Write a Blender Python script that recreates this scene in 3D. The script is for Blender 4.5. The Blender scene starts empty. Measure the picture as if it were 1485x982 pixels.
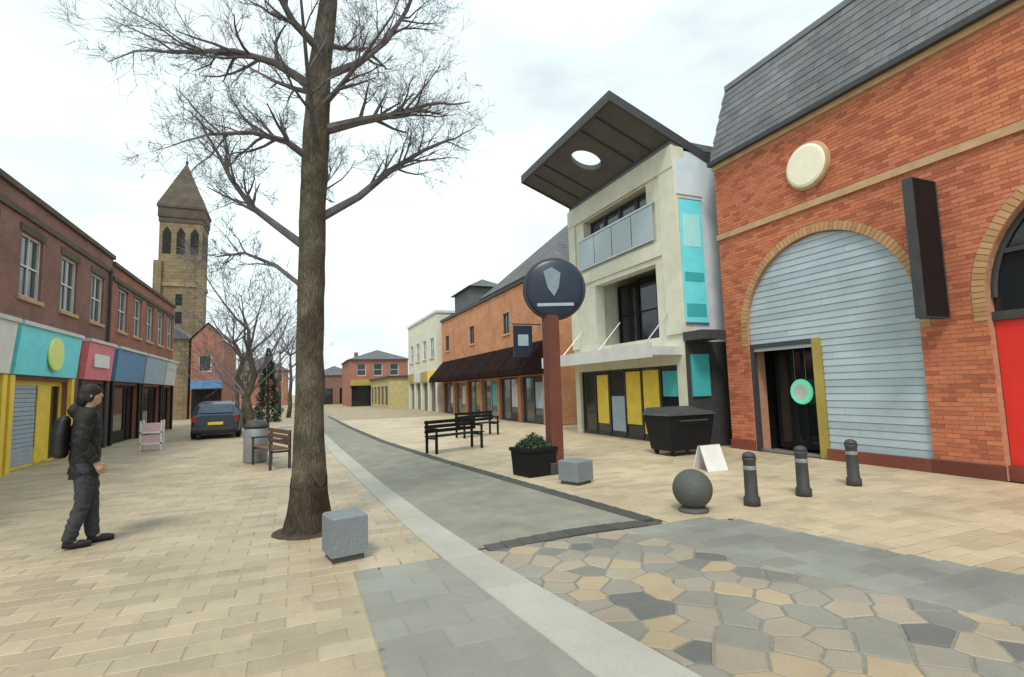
import bpy, bmesh, math, random
from mathutils import Vector, Matrix, noise
random.seed(7)
SC = bpy.context.scene
COL = SC.collection
R = math.radians

# ------------------------------------------------------------------ camera
F, CX, CY, H = 750.0, 742.5, 491.0, 1.65          # focal length and centre in photo pixels, eye height in metres
ROLL, PITCH, YAW = R(1.65), math.atan(72/F), math.atan(312/F)
fwd = Vector((math.sin(YAW)*math.cos(PITCH), math.cos(YAW)*math.cos(PITCH), math.sin(PITCH)))
rt0 = Vector((math.cos(YAW), -math.sin(YAW), 0)); up0 = rt0.cross(fwd)
rt = rt0*math.cos(ROLL) - up0*math.sin(ROLL); up = rt0*math.sin(ROLL) + up0*math.cos(ROLL)
cam = bpy.data.objects.new('camera', bpy.data.cameras.new('camera')); COL.objects.link(cam)
cam.matrix_world = Matrix(((rt.x, up.x, -fwd.x, 0), (rt.y, up.y, -fwd.y, 0), (rt.z, up.z, -fwd.z, H), (0, 0, 0, 1)))
cam.data.sensor_fit = 'HORIZONTAL'; cam.data.sensor_width = 36; cam.data.lens = 36*F/1485
cam.data.clip_start = 0.05; cam.data.clip_end = 3000
SC.camera = cam
SC.render.resolution_x, SC.render.resolution_y = 1024, 677

# ------------------------------------------------------------------ sky, sun, exposure
SUN_EL, SUN_AZ = R(53), R(213)                      # azimuth clockwise from +Y: behind and to the left of the camera
W = bpy.data.worlds.new('World'); SC.world = W; W.use_nodes = True
nt = W.node_tree; nt.nodes.clear()
def wn(t, **k):
    n = nt.nodes.new(t)
    for a, b in k.items(): setattr(n, a, b)
    return n
sky = wn('ShaderNodeTexSky', sky_type='NISHITA', sun_disc=False, sun_elevation=SUN_EL, sun_rotation=SUN_AZ)
sky.air_density = 1.0; sky.dust_density = 2.0
tc = wn('ShaderNodeTexCoord')
mp = wn('ShaderNodeMapping'); mp.inputs['Scale'].default_value = (1.0, 1.0, 2.6)
n1 = wn('ShaderNodeTexNoise'); n1.inputs['Scale'].default_value = 2.3; n1.inputs['Detail'].default_value = 6; n1.inputs['Roughness'].default_value = 0.55
cr = wn('ShaderNodeValToRGB'); cr.color_ramp.elements[0].position = 0.30; cr.color_ramp.elements[1].position = 0.62
cr.color_ramp.elements[0].color = (5.3, 5.8, 5.95, 1); cr.color_ramp.elements[1].color = (7.7, 9.2, 9.3, 1)
mx = wn('ShaderNodeMix', data_type='RGBA'); mx.inputs['Factor'].default_value = 0.93
bg = wn('ShaderNodeBackground'); bg.inputs['Strength'].default_value = 0.10
wo = wn('ShaderNodeOutputWorld'); L = nt.links.new
L(tc.outputs['Generated'], mp.inputs['Vector']); L(mp.outputs['Vector'], n1.inputs['Vector']); L(n1.outputs['Fac'], cr.inputs['Fac'])
L(sky.outputs['Color'], mx.inputs[6]); L(cr.outputs['Color'], mx.inputs[7]); L(mx.outputs[2], bg.inputs['Color']); L(bg.outputs['Background'], wo.inputs['Surface'])
sun = bpy.data.objects.new('sun', bpy.data.lights.new('sun', 'SUN')); COL.objects.link(sun)
sun.data.energy = 1.5; sun.data.angle = R(14); sun.data.color = (1.0, 0.95, 0.87)
sd = Vector((math.sin(SUN_AZ)*math.cos(SUN_EL), math.cos(SUN_AZ)*math.cos(SUN_EL), math.sin(SUN_EL)))
sun.rotation_euler = (-sd).to_track_quat('-Z', 'Y').to_euler(); sun.location = (0, 0, 40)
SC.view_settings.view_transform = 'Standard'; SC.view_settings.look = 'None'; SC.view_settings.gamma = 1
SC.view_settings.use_curve_mapping = False
SC.view_settings.exposure = 0.64

# ------------------------------------------------------------------ pixel helpers (a pixel is a direction; distance from ground or wall)
CAM = Vector((0, 0, H))
def ray(x, y): return fwd + rt*((x-CX)/F) - up*((y-CY)/F)
def gnd(x, y, z=0.0): d = ray(x, y); return CAM + d*((z-H)/d.z)
def on_x(x, y, X): d = ray(x, y); return CAM + d*(X/d.x)
def on_y(x, y, Y): d = ray(x, y); return CAM + d*(Y/d.y)
def seen(p, m=1.15):
    v = p - CAM; z = v.dot(fwd)
    if z < 0.3: return False
    return abs(F*v.dot(rt)/z) < CX*m and abs(F*v.dot(up)/z) < CY*m

# ------------------------------------------------------------------ materials
MATS = {}
def nodes(m):
    m.use_nodes = True; t = m.node_tree; t.nodes.clear()
    b = t.nodes.new('ShaderNodeBsdfPrincipled'); o = t.nodes.new('ShaderNodeOutputMaterial'); t.links.new(b.outputs[0], o.inputs[0])
    return t, b
def rgba(c): return (c[0], c[1], c[2], 1)
def mat(name, c, rough=0.7, var=0.15, scale=3.0, bump=0.0, bscale=60.0, metal=0.0, spec=0.4, dirt=0.0, emit=0.0, alpha=1.0):
    if name in MATS: return MATS[name]
    m = bpy.data.materials.new(name); t, b = nodes(m); N = t.nodes.new; K = t.links.new
    geo = N('ShaderNodeNewGeometry')
    nz = N('ShaderNodeTexNoise'); nz.inputs['Scale'].default_value = scale; nz.inputs['Detail'].default_value = 8; nz.inputs['Roughness'].default_value = 0.62
    K(geo.outputs['Position'], nz.inputs['Vector'])
    rp = N('ShaderNodeValToRGB'); rp.color_ramp.elements[0].position = 0.3; rp.color_ramp.elements[1].position = 0.7
    rp.color_ramp.elements[0].color = rgba([x*(1-var) for x in c]); rp.color_ramp.elements[1].color = rgba([min(1, x*(1+var)) for x in c])
    K(nz.outputs['Fac'], rp.inputs['Fac'])
    out = rp.outputs['Color']
    if dirt:
        n2 = N('ShaderNodeTexNoise'); n2.inputs['Scale'].default_value = 0.9; n2.inputs['Detail'].default_value = 9; n2.inputs['Roughness'].default_value = 0.7
        K(geo.outputs['Position'], n2.inputs['Vector'])
        r2 = N('ShaderNodeValToRGB'); r2.color_ramp.elements[0].position = 0.42; r2.color_ramp.elements[1].position = 0.72
        r2.color_ramp.elements[0].color = (0, 0, 0, 1); r2.color_ramp.elements[1].color = (dirt, dirt, dirt, 1); K(n2.outputs['Fac'], r2.inputs['Fac'])
        mm = N('ShaderNodeMix'); mm.data_type = 'RGBA'; K(r2.outputs['Color'], mm.inputs[0]); K(out, mm.inputs[6]); mm.inputs[7].default_value = rgba([x*0.45 for x in c]); out = mm.outputs[2]
    K(out, b.inputs['Base Color'])
    b.inputs['Roughness'].default_value = rough; b.inputs['Metallic'].default_value = metal; b.inputs['Specular IOR Level'].default_value = spec
    if bump:
        n3 = N('ShaderNodeTexNoise'); n3.inputs['Scale'].default_value = bscale; n3.inputs['Detail'].default_value = 5; K(geo.outputs['Position'], n3.inputs['Vector'])
        bp = N('ShaderNodeBump'); bp.inputs['Strength'].default_value = bump; bp.inputs['Distance'].default_value = 0.01
        K(n3.outputs['Fac'], bp.inputs['Height']); K(bp.outputs['Normal'], b.inputs['Normal'])
    if emit:
        b.inputs['Emission Color'].default_value = rgba(c); b.inputs['Emission Strength'].default_value = emit
    MATS[name] = m; return m
def piece_mat(name, cols, rough=0.8, bump=0.35, bscale=90.0, dirt=0.35, spec=0.3, spots=0.0):
    """each brick, slab or slate takes its own tone from the list of stone colours"""
    if name in MATS: return MATS[name]
    m = bpy.data.materials.new(name); t, b = nodes(m); N = t.nodes.new; K = t.links.new
    geo = N('ShaderNodeNewGeometry'); oi = N('ShaderNodeObjectInfo')
    ad = N('ShaderNodeMath'); ad.operation = 'ADD'; K(geo.outputs['Random Per Island'], ad.inputs[0]); K(oi.outputs['Random'], ad.inputs[1])
    fr = N('ShaderNodeMath'); fr.operation = 'FRACT'; K(ad.outputs[0], fr.inputs[0])
    rp = N('ShaderNodeValToRGB'); rp.color_ramp.interpolation = 'CONSTANT' if len(cols) > 3 else 'LINEAR'
    el = rp.color_ramp.elements
    while len(el) < len(cols): el.new(0.5)
    for i, c in enumerate(cols): el[i].position = i/len(cols) if len(cols) > 3 else i/max(1, len(cols)-1); el[i].color = rgba(c)
    K(fr.outputs[0], rp.inputs['Fac'])
    nz = N('ShaderNodeTexNoise'); nz.inputs['Scale'].default_value = 70; nz.inputs['Detail'].default_value = 6; nz.inputs['Roughness'].default_value = 0.7; K(geo.outputs['Position'], nz.inputs['Vector'])
    n2 = N('ShaderNodeTexNoise'); n2.inputs['Scale'].default_value = 0.55; n2.inputs['Detail'].default_value = 7; n2.inputs['Roughness'].default_value = 0.65; K(geo.outputs['Position'], n2.inputs['Vector'])
    r1 = N('ShaderNodeMapRange'); r1.inputs[1].default_value = 0.3; r1.inputs[2].default_value = 0.7; r1.inputs[3].default_value = 0.88; r1.inputs[4].default_value = 1.09; K(nz.outputs['Fac'], r1.inputs[0])
    r2 = N('ShaderNodeMapRange'); r2.inputs[1].default_value = 0.35; r2.inputs[2].default_value = 0.65; r2.inputs[3].default_value = 1-dirt; r2.inputs[4].default_value = 1.08; K(n2.outputs['Fac'], r2.inputs[0])
    ml = N('ShaderNodeMath'); ml.operation = 'MULTIPLY'; K(r1.outputs[0], ml.inputs[0]); K(r2.outputs[0], ml.inputs[1])
    vs = N('ShaderNodeVectorMath'); vs.operation = 'SCALE'; K(rp.outputs['Color'], vs.inputs[0]); K(ml.outputs[0], vs.inputs['Scale'])
    if spots:
        vo = N('ShaderNodeTexVoronoi'); vo.inputs['Scale'].default_value = 2.6; K(geo.outputs['Position'], vo.inputs['Vector'])
        s1 = N('ShaderNodeMapRange'); s1.inputs[1].default_value = 0.045; s1.inputs[2].default_value = 0.075; s1.inputs[3].default_value = spots; s1.inputs[4].default_value = 0.0; K(vo.outputs['Distance'], s1.inputs[0])
        n5 = N('ShaderNodeTexNoise'); n5.inputs['Scale'].default_value = 1.7; n5.inputs['Detail'].default_value = 10; n5.inputs['Roughness'].default_value = 0.75; n5.inputs['Distortion'].default_value = 0.6; K(geo.outputs['Position'], n5.inputs['Vector'])
        s2 = N('ShaderNodeMapRange'); s2.inputs[1].default_value = 0.56; s2.inputs[2].default_value = 0.72; s2.inputs[3].default_value = 0.0; s2.inputs[4].default_value = spots*0.9; K(n5.outputs['Fac'], s2.inputs[0])
        sm = N('ShaderNodeMath'); sm.operation = 'MAXIMUM'; K(s1.outputs[0], sm.inputs[0]); K(s2.outputs[0], sm.inputs[1])
        iv = N('ShaderNodeMath'); iv.operation = 'SUBTRACT'; iv.inputs[0].default_value = 1.0; K(sm.outputs[0], iv.inputs[1])
        v2 = N('ShaderNodeVectorMath'); v2.operation = 'SCALE'; K(vs.outputs[0], v2.inputs[0]); K(iv.outputs[0], v2.inputs['Scale']); vs = v2
    K(vs.outputs[0], b.inputs['Base Color']); b.inputs['Roughness'].default_value = rough; b.inputs['Specular IOR Level'].default_value = spec
    n3 = N('ShaderNodeTexNoise'); n3.inputs['Scale'].default_value = bscale; n3.inputs['Detail'].default_value = 6; K(geo.outputs['Position'], n3.inputs['Vector'])
    bp = N('ShaderNodeBump'); bp.inputs['Strength'].default_value = bump; bp.inputs['Distance'].default_value = 0.006; K(n3.outputs['Fac'], bp.inputs['Height']); K(bp.outputs['Normal'], b.inputs['Normal'])
    MATS[name] = m; return m
def brick_mat(name, c1, c2, mortar, bw=0.225, bh=0.075, flat=False, ms=0.011):
    if name in MATS: return MATS[name]
    m = bpy.data.materials.new(name); t, b = nodes(m); N = t.nodes.new; K = t.links.new
    geo = N('ShaderNodeNewGeometry'); sp = N('ShaderNodeSeparateXYZ'); K(geo.outputs['Position'], sp.inputs[0])
    cb = N('ShaderNodeCombineXYZ')
    if flat: K(sp.outputs[0], cb.inputs[1]); K(sp.outputs[1], cb.inputs[0])
    else:
        ad = N('ShaderNodeMath'); ad.operation = 'ADD'; K(sp.outputs[0], ad.inputs[0]); K(sp.outputs[1], ad.inputs[1]); K(ad.outputs[0], cb.inputs[0]); K(sp.outputs[2], cb.inputs[1])
    br = N('ShaderNodeTexBrick'); br.inputs['Scale'].default_value = 1; br.inputs['Brick Width'].default_value = bw; br.inputs['Row Height'].default_value = bh
    br.inputs['Mortar Size'].default_value = ms; br.inputs['Mortar Smooth'].default_value = 0.2
    br.inputs['Color1'].default_value = rgba(c1); br.inputs['Color2'].default_value = rgba(c2); br.inputs['Mortar'].default_value = rgba(mortar); K(cb.outputs[0], br.inputs['Vector'])
    nz = N('ShaderNodeTexNoise'); nz.inputs['Scale'].default_value = 1.1; nz.inputs['Detail'].default_value = 9; nz.inputs['Roughness'].default_value = 0.7; K(geo.outputs['Position'], nz.inputs['Vector'])
    r1 = N('ShaderNodeMapRange'); r1.inputs[1].default_value = 0.3; r1.inputs[2].default_value = 0.7; r1.inputs[3].default_value = 0.7; r1.inputs[4].default_value = 1.15; K(nz.outputs['Fac'], r1.inputs[0])
    vs = N('ShaderNodeVectorMath'); vs.operation = 'SCALE'; K(br.outputs['Color'], vs.inputs[0]); K(r1.outputs[0], vs.inputs['Scale']); K(vs.outputs[0], b.inputs['Base Color'])
    bp = N('ShaderNodeBump'); bp.inputs['Strength'].default_value = 0.5; bp.inputs['Distance'].default_value = 0.01; bp.invert = True; K(br.outputs['Fac'], bp.inputs['Height']); K(bp.outputs['Normal'], b.inputs['Normal'])
    b.inputs['Roughness'].default_value = 0.85; b.inputs['Specular IOR Level'].default_value = 0.25
    MATS[name] = m; return m
def glass_mat(name, c=(0.02, 0.025, 0.03), rough=0.06, alpha=1.0):
    if name in MATS: return MATS[name]
    m = bpy.data.materials.new(name); t, b = nodes(m)
    b.inputs['Base Color'].default_value = rgba(c); b.inputs['Roughness'].default_value = rough; b.inputs['Specular IOR Level'].default_value = 0.6; b.inputs['IOR'].default_value = 1.5
    b.inputs['Alpha'].default_value = alpha
    MATS[name] = m; return m

M = dict(
 mortar=mat('mortar', (0.46, 0.24, 0.15), 0.95, 0.2, 8, 0.4),
 brick=piece_mat('red_brick', [(0.53, 0.168, 0.083), (0.57, 0.19, 0.096), (0.475, 0.145, 0.073), (0.59, 0.205, 0.105), (0.545, 0.178, 0.088), (0.40, 0.118, 0.062)], 0.85, 0.5, 70, 0.18),
 plinth=piece_mat('plinth_brick', [(0.20, 0.06, 0.035), (0.24, 0.075, 0.045), (0.17, 0.05, 0.03), (0.22, 0.06, 0.04)], 0.75, 0.4, 70, 0.3),
 buffstone=mat('buff_stone', (0.52, 0.33, 0.18), 0.85, 0.18, 4, 0.3, dirt=0.35),
 buffbrick=piece_mat('buff_brick', [(0.50, 0.29, 0.14), (0.54, 0.32, 0.16), (0.46, 0.26, 0.12), (0.51, 0.30, 0.155)], 0.85, 0.4, 70, 0.2),
 slate=piece_mat('slate', [(0.145, 0.148, 0.155), (0.165, 0.167, 0.175), (0.13, 0.133, 0.14), (0.18, 0.18, 0.187), (0.155, 0.155, 0.16)], 0.6, 0.3, 60, 0.2),
 slateflat=mat('slate_roof', (0.11, 0.11, 0.115), 0.7, 0.2, 3, 0.3, dirt=0.4),
 lead=mat('lead_grey', (0.16, 0.165, 0.175), 0.5, 0.12, 4, 0.1),
 board=piece_mat('grey_board', [(0.40, 0.48, 0.52), (0.46, 0.54, 0.58), (0.37, 0.445, 0.485)], 0.55, 0.15, 40, 0.16),
 dark=mat('dark_void', (0.012, 0.012, 0.012), 0.8, 0.2),
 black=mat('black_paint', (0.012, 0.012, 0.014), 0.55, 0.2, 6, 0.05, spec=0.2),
 charcoal=mat('charcoal', (0.05, 0.05, 0.052), 0.6, 0.2, 6, 0.1),
 navy=mat('navy_enamel', (0.018, 0.03, 0.055), 0.35, 0.15, 5),
 navylight=mat('navy_glass', (0.20, 0.27, 0.31), 0.3, 0.2, 5),
 cream=mat('cream_render', (0.66, 0.64, 0.52), 0.85, 0.1, 2, 0.15, 90, dirt=0.25),
 creamglow=mat('cream_opal', (0.86, 0.80, 0.62), 0.4, 0.05, 4),
 white=mat('white_paint', (0.74, 0.74, 0.72), 0.5, 0.08, 3, dirt=0.2),
 offwhite=mat('grey_white_panel', (0.60, 0.61, 0.59), 0.5, 0.12, 2, dirt=0.3),
 grey=mat('grey_metal', (0.27, 0.28, 0.29), 0.45, 0.12, 4, metal=0.2),
 steel=mat('steel', (0.45, 0.46, 0.47), 0.35, 0.1, 6, metal=0.8),
 soffit=mat('dark_soffit', (0.10, 0.096, 0.093), 0.75, 0.15, 2, dirt=0.25),
 turq=mat('turquoise', (0.17, 0.75, 0.84), 0.45, 0.08, 3),
 turq2=mat('turquoise_deep', (0.06, 0.42, 0.45), 0.45, 0.08, 3),
 lime=mat('lime_yellow', (0.72, 0.80, 0.22), 0.45, 0.08, 3),
 yellow=mat('yellow_paint', (0.84, 0.60, 0.07), 0.45, 0.12, 3, dirt=0.15),
 ochre=mat('ochre_frame', (0.38, 0.29, 0.07), 0.5, 0.12, 3, dirt=0.2),
 red=mat('red_vinyl', (0.68, 0.035, 0.025), 0.4, 0.06, 3),
 pinkred=mat('coral_sign', (0.72, 0.20, 0.22), 0.45, 0.1, 3),
 blue=mat('blue_sign', (0.10, 0.25, 0.46), 0.45, 0.1, 3),
 paleblue=mat('pale_blue_sign', (0.34, 0.42, 0.50), 0.5, 0.1, 3),
 lilac=mat('pale_blue_panel', (0.62, 0.69, 0.76), 0.5, 0.08, 3),
 green=mat('green_sign', (0.10, 0.52, 0.30), 0.4, 0.05, 3),
 greenlit=mat('green_lit_sign', (0.16, 0.62, 0.36), 0.4, 0.05, 3, emit=0.35),
 rust=mat('rust_red_paint', (0.15, 0.05, 0.032), 0.55, 0.18, 5, 0.1, dirt=0.3),
 granite=mat('grey_granite', (0.20, 0.225, 0.24), 0.75, 0.28, 60, 0.3, 120, dirt=0.3),
 darkgranite=mat('dark_granite', (0.085, 0.092, 0.085), 0.7, 0.3, 60, 0.3, 120, dirt=0.3),
 darkbark=mat('damp_bark', (0.055, 0.042, 0.03), 0.9, 0.4, 9, 0.9, 22),
 bark=mat('bark', (0.135, 0.112, 0.075), 0.9, 0.45, 9, 0.9, 22, dirt=0.5),
 twig=mat('twig_bark', (0.125, 0.11, 0.115), 0.9, 0.25, 9, 0.4, 40),
 leaf=mat('evergreen', (0.035, 0.06, 0.03), 0.8, 0.4, 5),
 soil=mat('soil', (0.06, 0.045, 0.03), 0.95, 0.4, 12, 0.8, 30),
 glass=glass_mat('shop_glass', (0.015, 0.018, 0.02)),
 glass2=glass_mat('window_glass', (0.05, 0.06, 0.065), 0.05),
 glassblue=glass_mat('grey_blue_glass', (0.34, 0.40, 0.42), 0.12),
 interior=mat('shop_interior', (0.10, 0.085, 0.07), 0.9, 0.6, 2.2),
 wood=mat('bench_timber', (0.17, 0.085, 0.05), 0.65, 0.3, 14, 0.2, dirt=0.3),
 stone=mat('ochre_stone', (0.30, 0.225, 0.125), 0.9, 0.3, 1.2, 0.4, 14, dirt=0.5),
 stonedark=mat('dark_weathered_stone', (0.10, 0.078, 0.058), 0.9, 0.3, 1.2, 0.4, 14, dirt=0.4),
)
def bark_mat(name, c1, c2, c3):
    m = bpy.data.materials.new(name); t, b = nodes(m); N = t.nodes.new; K = t.links.new
    geo = N('ShaderNodeNewGeometry'); mp_ = N('ShaderNodeMapping'); mp_.inputs['Scale'].default_value = (1, 1, 0.2); K(geo.outputs['Position'], mp_.inputs['Vector'])
    vo = N('ShaderNodeTexVoronoi'); vo.feature = 'DISTANCE_TO_EDGE'; vo.inputs['Scale'].default_value = 40
    wv = N('ShaderNodeTexNoise'); wv.inputs['Scale'].default_value = 12; wv.inputs['Detail'].default_value = 6; K(mp_.outputs[0], wv.inputs['Vector'])
    ad = N('ShaderNodeMix'); ad.data_type = 'VECTOR'; ad.inputs[0].default_value = 0.12; K(mp_.outputs[0], ad.inputs[4]); K(wv.outputs['Color'], ad.inputs[5]); K(ad.outputs[1], vo.inputs['Vector'])
    n2 = N('ShaderNodeTexNoise'); n2.inputs['Scale'].default_value = 3.2; n2.inputs['Detail'].default_value = 7; n2.inputs['Roughness'].default_value = 0.65; K(geo.outputs['Position'], n2.inputs['Vector'])
    rp = N('ShaderNodeValToRGB'); e = rp.color_ramp.elements; e.new(0.5); e[0].position = 0.36; e[1].position = 0.52; e[2].position = 0.68
    for q, c in zip(e, (c1, c2, c3)): q.color = rgba(c)
    K(n2.outputs['Fac'], rp.inputs['Fac'])
    rg = N('ShaderNodeMapRange'); rg.inputs[1].default_value = 0.0; rg.inputs[2].default_value = 0.2; rg.inputs[3].default_value = 0.62; rg.inputs[4].default_value = 1.0; K(vo.outputs['Distance'], rg.inputs[0])
    vs = N('ShaderNodeVectorMath'); vs.operation = 'SCALE'; K(rp.outputs['Color'], vs.inputs[0]); K(rg.outputs[0], vs.inputs['Scale']); K(vs.outputs[0], b.inputs['Base Color'])
    su = N('ShaderNodeMath'); su.operation = 'ADD'; K(rg.outputs[0], su.inputs[0]); K(wv.outputs['Fac'], su.inputs[1])
    bp = N('ShaderNodeBump'); bp.inputs['Strength'].default_value = 0.9; bp.inputs['Distance'].default_value = 0.015; K(su.outputs[0], bp.inputs['Height']); K(bp.outputs['Normal'], b.inputs['Normal'])
    b.inputs['Roughness'].default_value = 0.92; b.inputs['Specular IOR Level'].default_value = 0.2; MATS[name] = m; return m
M['darkbark'] = bark_mat('damp_bark_ridged', (0.045, 0.036, 0.026), (0.07, 0.055, 0.038), (0.10, 0.08, 0.055))
M['bark'] = bark_mat('mottled_bark', (0.075, 0.063, 0.045), (0.125, 0.105, 0.072), (0.19, 0.165, 0.115))
M['brickleft'] = brick_mat('brown_brick_wall', (0.225, 0.102, 0.08), (0.27, 0.122, 0.094), (0.23, 0.165, 0.14))
M['brickred'] = brick_mat('bright_brick_wall', (0.31, 0.095, 0.057), (0.37, 0.115, 0.068), (0.30, 0.20, 0.15))
M['brickmid'] = brick_mat('orange_brick_wall', (0.52, 0.20, 0.085), (0.60, 0.245, 0.11), (0.46, 0.30, 0.2))
M['brickfar'] = brick_mat('far_brick_wall', (0.34, 0.11, 0.07), (0.40, 0.14, 0.08), (0.34, 0.25, 0.2))
M['stoneblock'] = brick_mat('stone_block_wall', (0.21, 0.16, 0.092), (0.26, 0.198, 0.115), (0.16, 0.12, 0.075), 0.7, 0.35, ms=0.02)
M['tile'] = brick_mat('roof_tile_rows', (0.12, 0.12, 0.125), (0.15, 0.145, 0.15), (0.06, 0.06, 0.06), 0.3, 0.2)

# ------------------------------------------------------------------ mesh builder
def root_loc(o):
    while o is not None and o.parent is not None: o = o.parent
    return Vector(o.location) if o is not None else Vector((0, 0, 0))
class MB:
    def __init__(s): s.v = []; s.f = []
    def add(s, vs, fs):
        k = len(s.v); s.v += [Vector(p) for p in vs]; s.f += [tuple(i+k for i in q) for q in fs]; return s
    def box(s, x0, x1, y0, y1, z0, z1, ch=0.0):
        if ch:                                             # chamfered upper edge
            return s.add([(x0, y0, z0), (x1, y0, z0), (x1, y1, z0), (x0, y1, z0), (x0, y0, z1-ch), (x1, y0, z1-ch), (x1, y1, z1-ch), (x0, y1, z1-ch),
                          (x0+ch, y0+ch, z1), (x1-ch, y0+ch, z1), (x1-ch, y1-ch, z1), (x0+ch, y1-ch, z1)],
                         [(3, 2, 1, 0), (8, 9, 10, 11)] + [(i, (i+1) % 4, 4+(i+1) % 4, 4+i) for i in range(4)] + [(4+i, 4+(i+1) % 4, 8+(i+1) % 4, 8+i) for i in range(4)])
        return s.add([(x0, y0, z0), (x1, y0, z0), (x1, y1, z0), (x0, y1, z0), (x0, y0, z1), (x1, y0, z1), (x1, y1, z1), (x0, y1, z1)],
                     [(3, 2, 1, 0), (4, 5, 6, 7), (0, 1, 5, 4), (1, 2, 6, 5), (2, 3, 7, 6), (3, 0, 4, 7)])
    def hexa(s, p): return s.add(p, [(3, 2, 1, 0), (4, 5, 6, 7), (0, 1, 5, 4), (1, 2, 6, 5), (2, 3, 7, 6), (3, 0, 4, 7)])
    def prism(s, pts, off):                                # polygon pts swept by off
        n = len(pts); off = Vector(off); a = [Vector(p) for p in pts]
        return s.add(a + [p+off for p in a], [tuple(range(n))[::-1], tuple(range(n, 2*n))] + [(i, (i+1) % n, n+(i+1) % n, n+i) for i in range(n)])
    def tube(s, pts, rad, n=8, cap=True):
        pts = [Vector(p) for p in pts]; rings = []; k = len(s.v); prev = None
        for i, p in enumerate(pts):
            t = (pts[min(i+1, len(pts)-1)] - pts[max(i-1, 0)]); t = t.normalized() if t.length > 1e-9 else Vector((0, 0, 1))
            if prev is None: a = t.orthogonal().normalized()
            else:
                a = prev - t*prev.dot(t); a = a.normalized() if a.length > 1e-6 else t.orthogonal().normalized()
            prev = a; b = t.cross(a); r = rad[i] if hasattr(rad, '__len__') else rad
            s.v += [p + (a*math.cos(2*math.pi*j/n) + b*math.sin(2*math.pi*j/n))*r for j in range(n)]
        for i in range(len(pts)-1):
            for j in range(n):
                s.f.append((k+i*n+j, k+i*n+(j+1) % n, k+(i+1)*n+(j+1) % n, k+(i+1)*n+j))
        if cap:
            s.f.append(tuple(k+j for j in range(n))[::-1]); s.f.append(tuple(k+(len(pts)-1)*n+j for j in range(n)))
        return s
    def lathe(s, c, prof, n=24, axis='z'):                 # prof: list of (radius, height)
        k = len(s.v); c = Vector(c)
        for r, h in prof:
            for j in range(n):
                a = 2*math.pi*j/n; u, w = r*math.cos(a), r*math.sin(a)
                s.v.append(c + (Vector((u, w, h)) if axis == 'z' else Vector((h, u, w)) if axis == 'x' else Vector((w, h, u))))
        for i in range(len(prof)-1):
            for j in range(n): s.f.append((k+i*n+j, k+i*n+(j+1) % n, k+(i+1)*n+(j+1) % n, k+(i+1)*n+j))
        s.f.append(tuple(k+j for j in range(n))[::-1]); s.f.append(tuple(k+(len(prof)-1)*n+j for j in range(n)))
        return s
    def rot(s, ang, c):                                    # rotate all about vertical axis through c
        m = Matrix.Rotation(ang, 3, 'Z'); c = Vector((c[0], c[1], 0)); s.v = [m @ (p-c) + c for p in s.v]; return s
    def build(s, name, m, parent=None, smooth=False):
        o0 = root_loc(parent); me = bpy.data.meshes.new(name)
        me.from_pydata([p-o0 for p in s.v], [], s.f); me.update()
        if smooth:
            for p in me.polygons: p.use_smooth = True
        o = bpy.data.objects.new(name, me); COL.objects.link(o); me.materials.append(M[m] if isinstance(m, str) else m)
        if parent is not None: o.parent = parent
        bm = bmesh.new(); bm.from_mesh(me); bmesh.ops.recalc_face_normals(bm, faces=bm.faces); bm.to_mesh(me); bm.free()
        return o
def Bx(name, m, parent, *a, **k): return MB().box(*a, **k).build(name, m, parent)
def tag(o, label=None, cat=None, group=None, kind=None):
    if label: o['label'] = label
    if cat: o['category'] = cat
    if group: o['group'] = group
    if kind: o['kind'] = kind
    return o
def thing(name, label, cat, loc, group=None):
    o = bpy.data.objects.new(name, None); COL.objects.link(o); o.location = loc; o.empty_display_size = 0.2
    return tag(o, label, cat, group)
def pieces(parent, name, plist, m, limit=300, stuff=None):
    """plist: (centre, MB-maker key, maker) single pieces; the ones that show largest are objects, the rest one joined part"""
    o0 = root_loc(parent); cache = {}
    plist = sorted(plist, key=lambda q: ((0 if seen(q[0]) else 1), (q[0]-CAM).length))
    for c, key, fn in plist[:limit]:
        if key not in cache:
            me = bpy.data.meshes.new(name); b = fn(); me.from_pydata([tuple(v) for v in b.v], [], b.f); me.update(); me.materials.append(M[m]); cache[key] = me
        o = bpy.data.objects.new(name, cache[key]); COL.objects.link(o); o.parent = parent; o.location = c - o0
    rest = plist[limit:]
    if rest:
        b = MB(); protos = {}
        for c, key, fn in rest:
            if key not in protos: protos[key] = fn()
            q = protos[key]; b.add([v + c for v in q.v], q.f)
        o = b.build(stuff or name+'_field', m, parent); o['kind'] = 'stuff'
def smoothmesh(o, ang=40):
    for p in o.data.polygons: p.use_smooth = True
    try: o.data.set_sharp_from_angle(angle=R(ang))
    except Exception: pass

# ------------------------------------------------------------------ the ground
def lerp_tab(tab):
    tab = sorted(tab)
    def fn(y):
        if y <= tab[0][0]: a, b = tab[0], tab[1]
        elif y >= tab[-1][0]: a, b = tab[-2], tab[-1]
        else:
            for a, b in zip(tab, tab[1:]):
                if a[0] <= y <= b[0]: break
        return a[1] + (b[1]-a[1])*(y-a[0])/(b[0]-a[0])
    return fn
strip_l = lerp_tab([(-3, 1.95), (2.7, 1.60), (4.0, 1.46), (5.2, 1.34), (6.2, 1.26), (9.0, 1.14), (15, 0.90), (40, 0.4)])
strip_r = lerp_tab([(-3, 2.75), (2.65, 2.10), (3.56, 1.95), (4.8, 1.78), (6.6, 1.62), (9.8, 1.44), (16.5, 1.22), (40, 0.70)])
road_r = lerp_tab([(4.9, 4.18), (5.4, 4.09), (6.04, 4.02), (7.7, 3.82), (12.5, 3.25), (17.9, 2.77), (26, 2.45), (40, 2.2)])
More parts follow.
